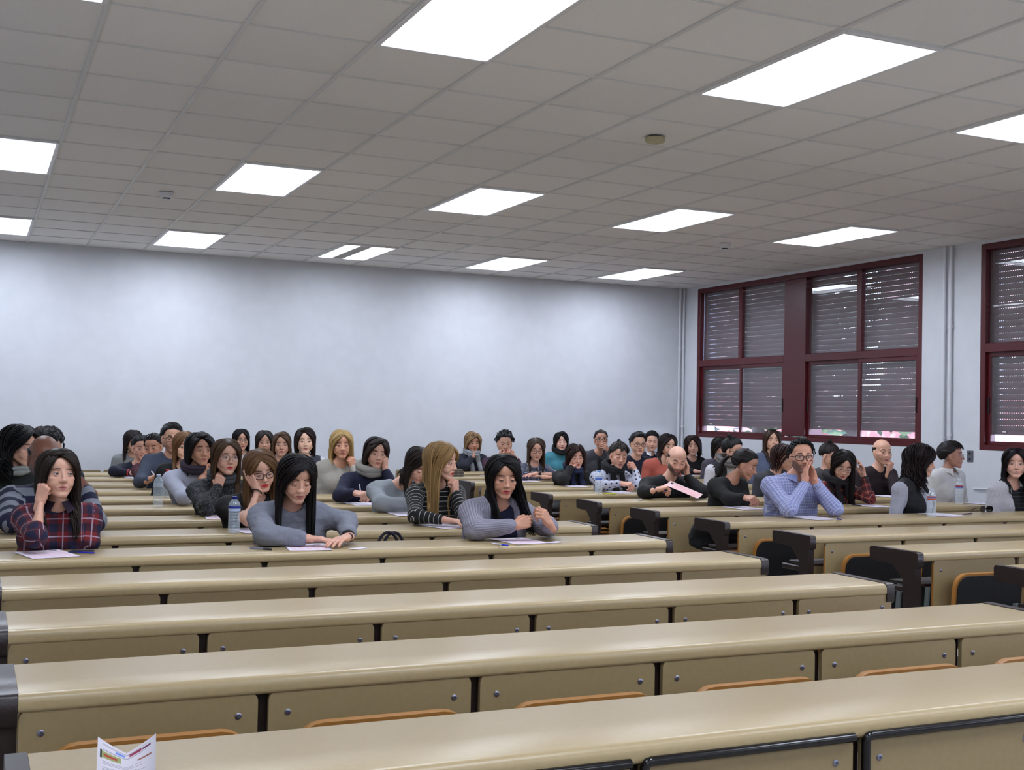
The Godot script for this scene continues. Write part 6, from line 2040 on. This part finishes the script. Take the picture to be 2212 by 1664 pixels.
func build_props() -> void:
	var blue := Color(0.10, 0.12, 0.62)
	var blk := Color(0.05, 0.05, 0.08)
	# --- exam sheets, each named after whoever sits behind it
	for p in [
		[100, 1197, 0.25, "answers", "pink printed answer sheet before the plaid-shirt woman"],
		[682, 1191, -0.12, "answers", "white sheet under the hand of the grey-sweater woman"],
		[1158, 1179, 0.1, "answers", "pink printed answer sheet before the grey-cardigan woman"],
		[560, 1151, 0.1, "text", "sheet beside the woman with black glasses and red lips"],
		[480, 1118, -0.1, "answers", "pink sheet before the woman with thin glasses"],
		[885, 1113, 0.0, "text", "white sheet beside the woman bending over her desk"],
		[800, 1094, 0.1, "text", "white sheet the navy-sweater woman writes on"],
		[1785, 1124, 0.05, "text", "white sheet before the man in the checked shirt"],
		[2035, 1113, 0.05, "text", "white sheet behind the red-labelled bottle"],
		[1625, 1101, 0.0, "text", "white sheet before the ponytail woman in black"],
		[1888, 1094, 0.05, "text", "white sheet before the red plaid woman"],
		[2105, 1087, 0.0, "text", "white sheet before the woman in white shirt by the wall"],
		[1912, 1072, 0.0, "text", "sheet before the man in burgundy sweater"],
		[1372, 1069, 0.05, "text", "white sheet the polka-dot woman writes on"],
		[1262, 1054, 0.0, "text", "white sheet before the woman with blue scarf"],
		[1168, 1044, 0.0, "text", "white sheet before the girl with round glasses"],
		[1036, 1025, 0.0, "text", "white sheet before the blonde woman with pale scarf"],
		[1512, 1030, 0.0, "text", "white sheet before the wavy-haired woman in black"],
		[296, 1033, 0.0, "text", "white sheet before the woman with red cuffs"],
		[990, 1146, 0.3, "text", "sheet corner beside the blonde woman in stripes"]]:
		lay_sheet(p[0], p[1], p[2], p[3], p[4])
	lay_sheet(1240, 1183, 0.5, "text", "small paper slip beside the cardigan woman's answer sheet", 0.05, 0.10)
	lay_sheet(788, 1192, 0.4, "leaflet", "tiny paper scrap near the grey-sweater woman's watch hand", 0.05, 0.09)
	# sheet held up by the bald man
	var hs := put("exam_sheet", sheet_mesh(0.21, 0.297, 0.012), sheet_material("pink"))
	hs.transform = Transform3D(Basis(Vector3.UP, 0.75) * Basis(Vector3.BACK, 0.10) * Basis(Vector3.RIGHT, 0.36), px(1475, 1072, nose(7) - 0.17) + Vector3(0, 0.045, 0))
	tag(hs, "pink answer sheet tilted up in the bald man's hand", "paper", "exam papers")
	# --- pens
	desk_pen(208, 1195, 148, 1193, blue, Color(0.15, 0.16, 0.3), "blue pen beside the plaid woman's answer sheet")
	desk_pen(152, 1190, 204, 1190, blk, blk, "black pen beside the plaid woman's answer sheet")
	desk_pen(538, 1184, 588, 1187, Color(0.45, 0.47, 0.55), Color(0.12, 0.12, 0.2), "grey pen on the grey-sweater woman's bench")
	desk_pen(1062, 1174, 1098, 1179, Color(0.8, 0.82, 0.9), Color(0.12, 0.16, 0.75), "white pen with blue cap on the cardigan woman's bench")
	desk_pen(2078, 1111, 2106, 1109, blk, blk, "black pen on the window bench behind the red-labelled bottle")
	desk_pen(1862, 1093, 1824, 1088, blk, Color(0.05, 0.06, 0.2), "dark pen on the red plaid woman's sheet")
	desk_pen(1818, 1123, 1808, 1121, blue, blue, "short blue pen cap on the checked-shirt man's sheet")
	pen_at(px(783, 1086, nose(7) - 0.14), px(776, 1046, nose(7) - 0.19), Color(0.2, 0.25, 0.45), Color(0.75, 0.77, 0.82), "pen in the hand of the navy-sweater woman")
	pen_at(px(341, 1036, nose(9) - 0.06), px(327, 1018, nose(9) - 0.12), Color(0.8, 0.82, 0.86), Color(0.85, 0.86, 0.9), "white pen in the hand of the young man with glasses")
	pen_at(px(1367, 1064, nose(8) - 0.12), px(1358, 1042, nose(8) - 0.17), Color(0.6, 0.6, 0.65), Color(0.8, 0.8, 0.84), "pen in the hand of the polka-dot woman")
	pen_at(px(1424, 1064, nose(7) - 0.12), px(1438, 1060, nose(7) - 0.10), blk, blue, "blue-capped pen in the bald man's hand")
	desk_pen(1302, 1066, 1330, 1068, Color(0.75, 0.78, 0.12), Color(0.7, 0.75, 0.15), "yellow highlighter before the polka-dot woman")
	# --- bottles
	bottle(511, 1156, Color(0.06, 0.10, 0.45), 0.205, [Color(0.72, 0.76, 0.86), Color(0.14, 0.20, 0.55)], "blue-capped water bottle with white and blue label by the black glasses woman")
	bottle(341, 1096, Color(0.72, 0.78, 0.86), 0.225, [Color(0.70, 0.74, 0.80)], "pale-capped clear bottle before the purple-scarf woman")
	bottle(361, 1076, Color(0.80, 0.10, 0.07), 0.215, [Color(0.75, 0.16, 0.13)], "red-capped bottle before the smiling woman")
	bottle(1311, 1070, Color(0.45, 0.62, 0.88), 0.205, [Color(0.25, 0.42, 0.80), Color(0.70, 0.76, 0.86)], "pale-blue-capped bottle before the polka-dot woman")
	bottle(2030, 1120, Color(0.80, 0.84, 0.90), 0.205, [Color(0.72, 0.12, 0.10), Color(0.85, 0.55, 0.2), Color(0.20, 0.42, 0.68), Color(0.72, 0.12, 0.10)], "water bottle with red, orange and blue label on the window bench")
	bottle(2072, 1090, Color(0.84, 0.86, 0.90), 0.215, [Color(0.66, 0.70, 0.80), Color(0.14, 0.36, 0.68), Color(0.66, 0.20, 0.22)], "white-capped bottle with blue label before the profile woman")
	bottle(872, 1091, Color(0.10, 0.22, 0.75), 0.205, [], "blue-capped bottle half hidden behind the bending woman")
	# --- leaflet standing bowed on the first bench
	var lm := MB.new()
	lm.mapped = true
	var base := py(272, 1690, DESK)
	base.z = clampf(base.z, nose(0) - 0.30, nose(0) - 0.06)
	var kx := 12
	for side in 2:
		var i0 := lm.v.size()
		for j in 5:
			for i in kx + 1:
				var u := float(i) / kx; var v := float(j) / 4.0
				var a := (u - 0.5) * 2.0
				var lean := 0.05 * v
				lm.vert(Vector3(a * 0.052, v * 0.072 * (0.62 + 0.38 * absf(a)) , -lean + 0.025 * (1.0 - a * a) + 0.0006 * side), Vector3(-a * 0.6, 0.35, 1).normalized() * (1.0 if side else -1.0), Vector2(u, 1.0 - v))
		for j in 4:
			for i in kx:
				var q := i0 + j * (kx + 1) + i
				if side == 1: lm.ix.append_array([q, q + kx + 1, q + 1, q + 1, q + kx + 1, q + kx + 2])
				else: lm.ix.append_array([q, q + 1, q + kx + 1, q + 1, q + kx + 2, q + kx + 1])
	var leaf := put("leaflet", lm, sheet_material("leaflet"))
	leaf.position = base + Vector3(0, 0.001, 0)
	leaf.rotation.y = -0.12
	tag(leaf, "small bowed paper leaflet with coloured pictures on the first bench", "leaflet")
	# --- bags and coats on empty seats
	heap(Vector3(2.20, 0.478, nose(4) - 0.62), Vector3(0.34, 0.19, 0.24), Color(0.06, 0.055, 0.10), "handbag", "handbag whose dark braided handles show above the bench", "bag", false, 3)
	for s in 2:
		var m := MB.new()
		var pts := PackedVector3Array(); var rad := PackedFloat32Array()
		var c := px(838 + 12 * s, 1180, nose(4) - 0.50 - 0.10 * s)
		for j in 15:
			var a := PI * j / 14.0
			pts.append(c + Vector3(cos(a) * 0.068, -0.12 + 0.195 * pow(sin(a), 0.6), 0.0)); rad.append(0.0085 + 0.001 * sin(j * 2.6))
		m.tube(pts, rad, 8)
		var hb := get_node("handbag")
		for i in m.v.size(): m.v[i] -= hb.position
		put("handle", m, cloth([Color(0.09, 0.075, 0.15)]), hb)
	heap(Vector3(4.86, 0.478, nose(5) - 0.62), Vector3(0.40, 0.25, 0.30), Color(0.045, 0.05, 0.065), "backpack", "black backpack with a small white mark on the first window-block seat", "backpack", false, 4)
	var mk := MB.new()
	mk.box(Vector3.ZERO, Vector3(0.05, 0.006, 0.004), 0.001)
	var bp := get_node("backpack")
	var mo := put("white_mark", mk, paint("white mark", Color(0.85, 0.85, 0.85), 0.6), bp)
	mo.position = Vector3(-0.05, 0.13, 0.135); mo.rotation.z = -0.35
	heap(Vector3(4.98, 0.478, nose(7) - 0.62), Vector3(0.36, 0.20, 0.30), Color(0.06, 0.06, 0.07), "coat", "dark coat heaped on a seat behind the bald man's bench end", "coat", false, 5)
	heap(Vector3(4.98, 0.478, nose(8) - 0.62), Vector3(0.34, 0.18, 0.28), Color(0.10, 0.09, 0.09), "shoulder_bag", "dark shoulder bag on the seat near the polka-dot woman", "bag", false, 6)
	heap(Vector3(5.02, 0.478, nose(9) - 0.62), Vector3(0.36, 0.22, 0.28), Color(0.20, 0.20, 0.21), "jacket", "grey jacket heaped on the seat near the blue-scarf woman", "jacket", false, 7)
	var gb := heap(Vector3(5.02, 0.478, nose(10) - 0.62), Vector3(0.28, 0.24, 0.18), Color(0.34, 0.33, 0.37), "grey_handbag", "grey handbag with arched handle beside the round-glasses girl", "bag", true, 8)
	gb.position.y = 0.478
	# --- pencil case, eraser, sunglasses
	var pc := py(1003, 1033, DESK)
	var m2 := MB.new()
	m2.prism(rounded(0.16, 0.075, 0.03, 0.02), Vector3(0, 0.038, 0), Vector3.RIGHT, Vector3.UP, -0.03, 0.03)
	var po := thing("pencil_case", "checked fabric pencil case on the bench before the burgundy plaid man", "pencil case", Vector3(pc.x, DESK + 0.001, nose(11) - 0.12))
	m2.mapped = true
	for i in m2.v.size(): m2.uv[i] = Vector2(m2.v[i].x, m2.v[i].y)
	put("pouch", m2, cloth(["plaid", 0.05, Color(0.50, 0.47, 0.42), Color(0.28, 0.25, 0.23), Color(0.12, 0.11, 0.11)]), po)
	m2 = MB.new()
	m2.tube(PackedVector3Array([Vector3(-0.075, 0.077, 0), Vector3(0.075, 0.077, 0)]), PackedFloat32Array([0.003, 0.003]), 6)
	put("zip", m2, paint("zip", Color(0.45, 0.47, 0.30), 0.5), po)
	var er := py(1400, 1085, DESK)
	m2 = MB.new()
	m2.box(Vector3.ZERO, Vector3(0.034, 0.012, 0.020), 0.003)
	var eo := put("eraser", m2, paint("eraser", Color(0.80, 0.78, 0.74), 0.7))
	eo.position = Vector3(er.x, DESK + 0.0065, nose(7) - 0.10); eo.rotation.y = 0.4
	tag(eo, "small white eraser near the bald man's bench end", "eraser")
	var sg := py(2098, 1104, DESK)
	var so := thing("sunglasses", "dark sunglasses folded on the bench by the red-labelled bottle", "sunglasses", Vector3(sg.x, DESK + 0.002, nose(5) - 0.31))
	for s in [-1.0, 1.0]:
		m2 = MB.new()
		var pts := []
		for p in rounded(0.056, 0.044, 0.018, 0.02, 4): pts.append(Vector3(s * 0.034 + p.x, 0.024 + p.y, 0.012 * absf(s * 0.034 + p.x) / 0.06))
		loop_tube(m2, pts, 0.003, 6)
		m2.poly(pts, Vector3(0, 0.02, -1))
		put("lens", m2, paint("dark lens", Color(0.02, 0.02, 0.025), 0.08), so)
		m2 = MB.new()
		loop_tube(m2, [Vector3(s * 0.064, 0.034, 0.012), Vector3(s * 0.066, 0.03, -0.03), Vector3(s * 0.05, 0.006, -0.11)], 0.003, 6, false)
		put("temple", m2, paint("dark lens", Color(0.02, 0.02, 0.025), 0.08), so)
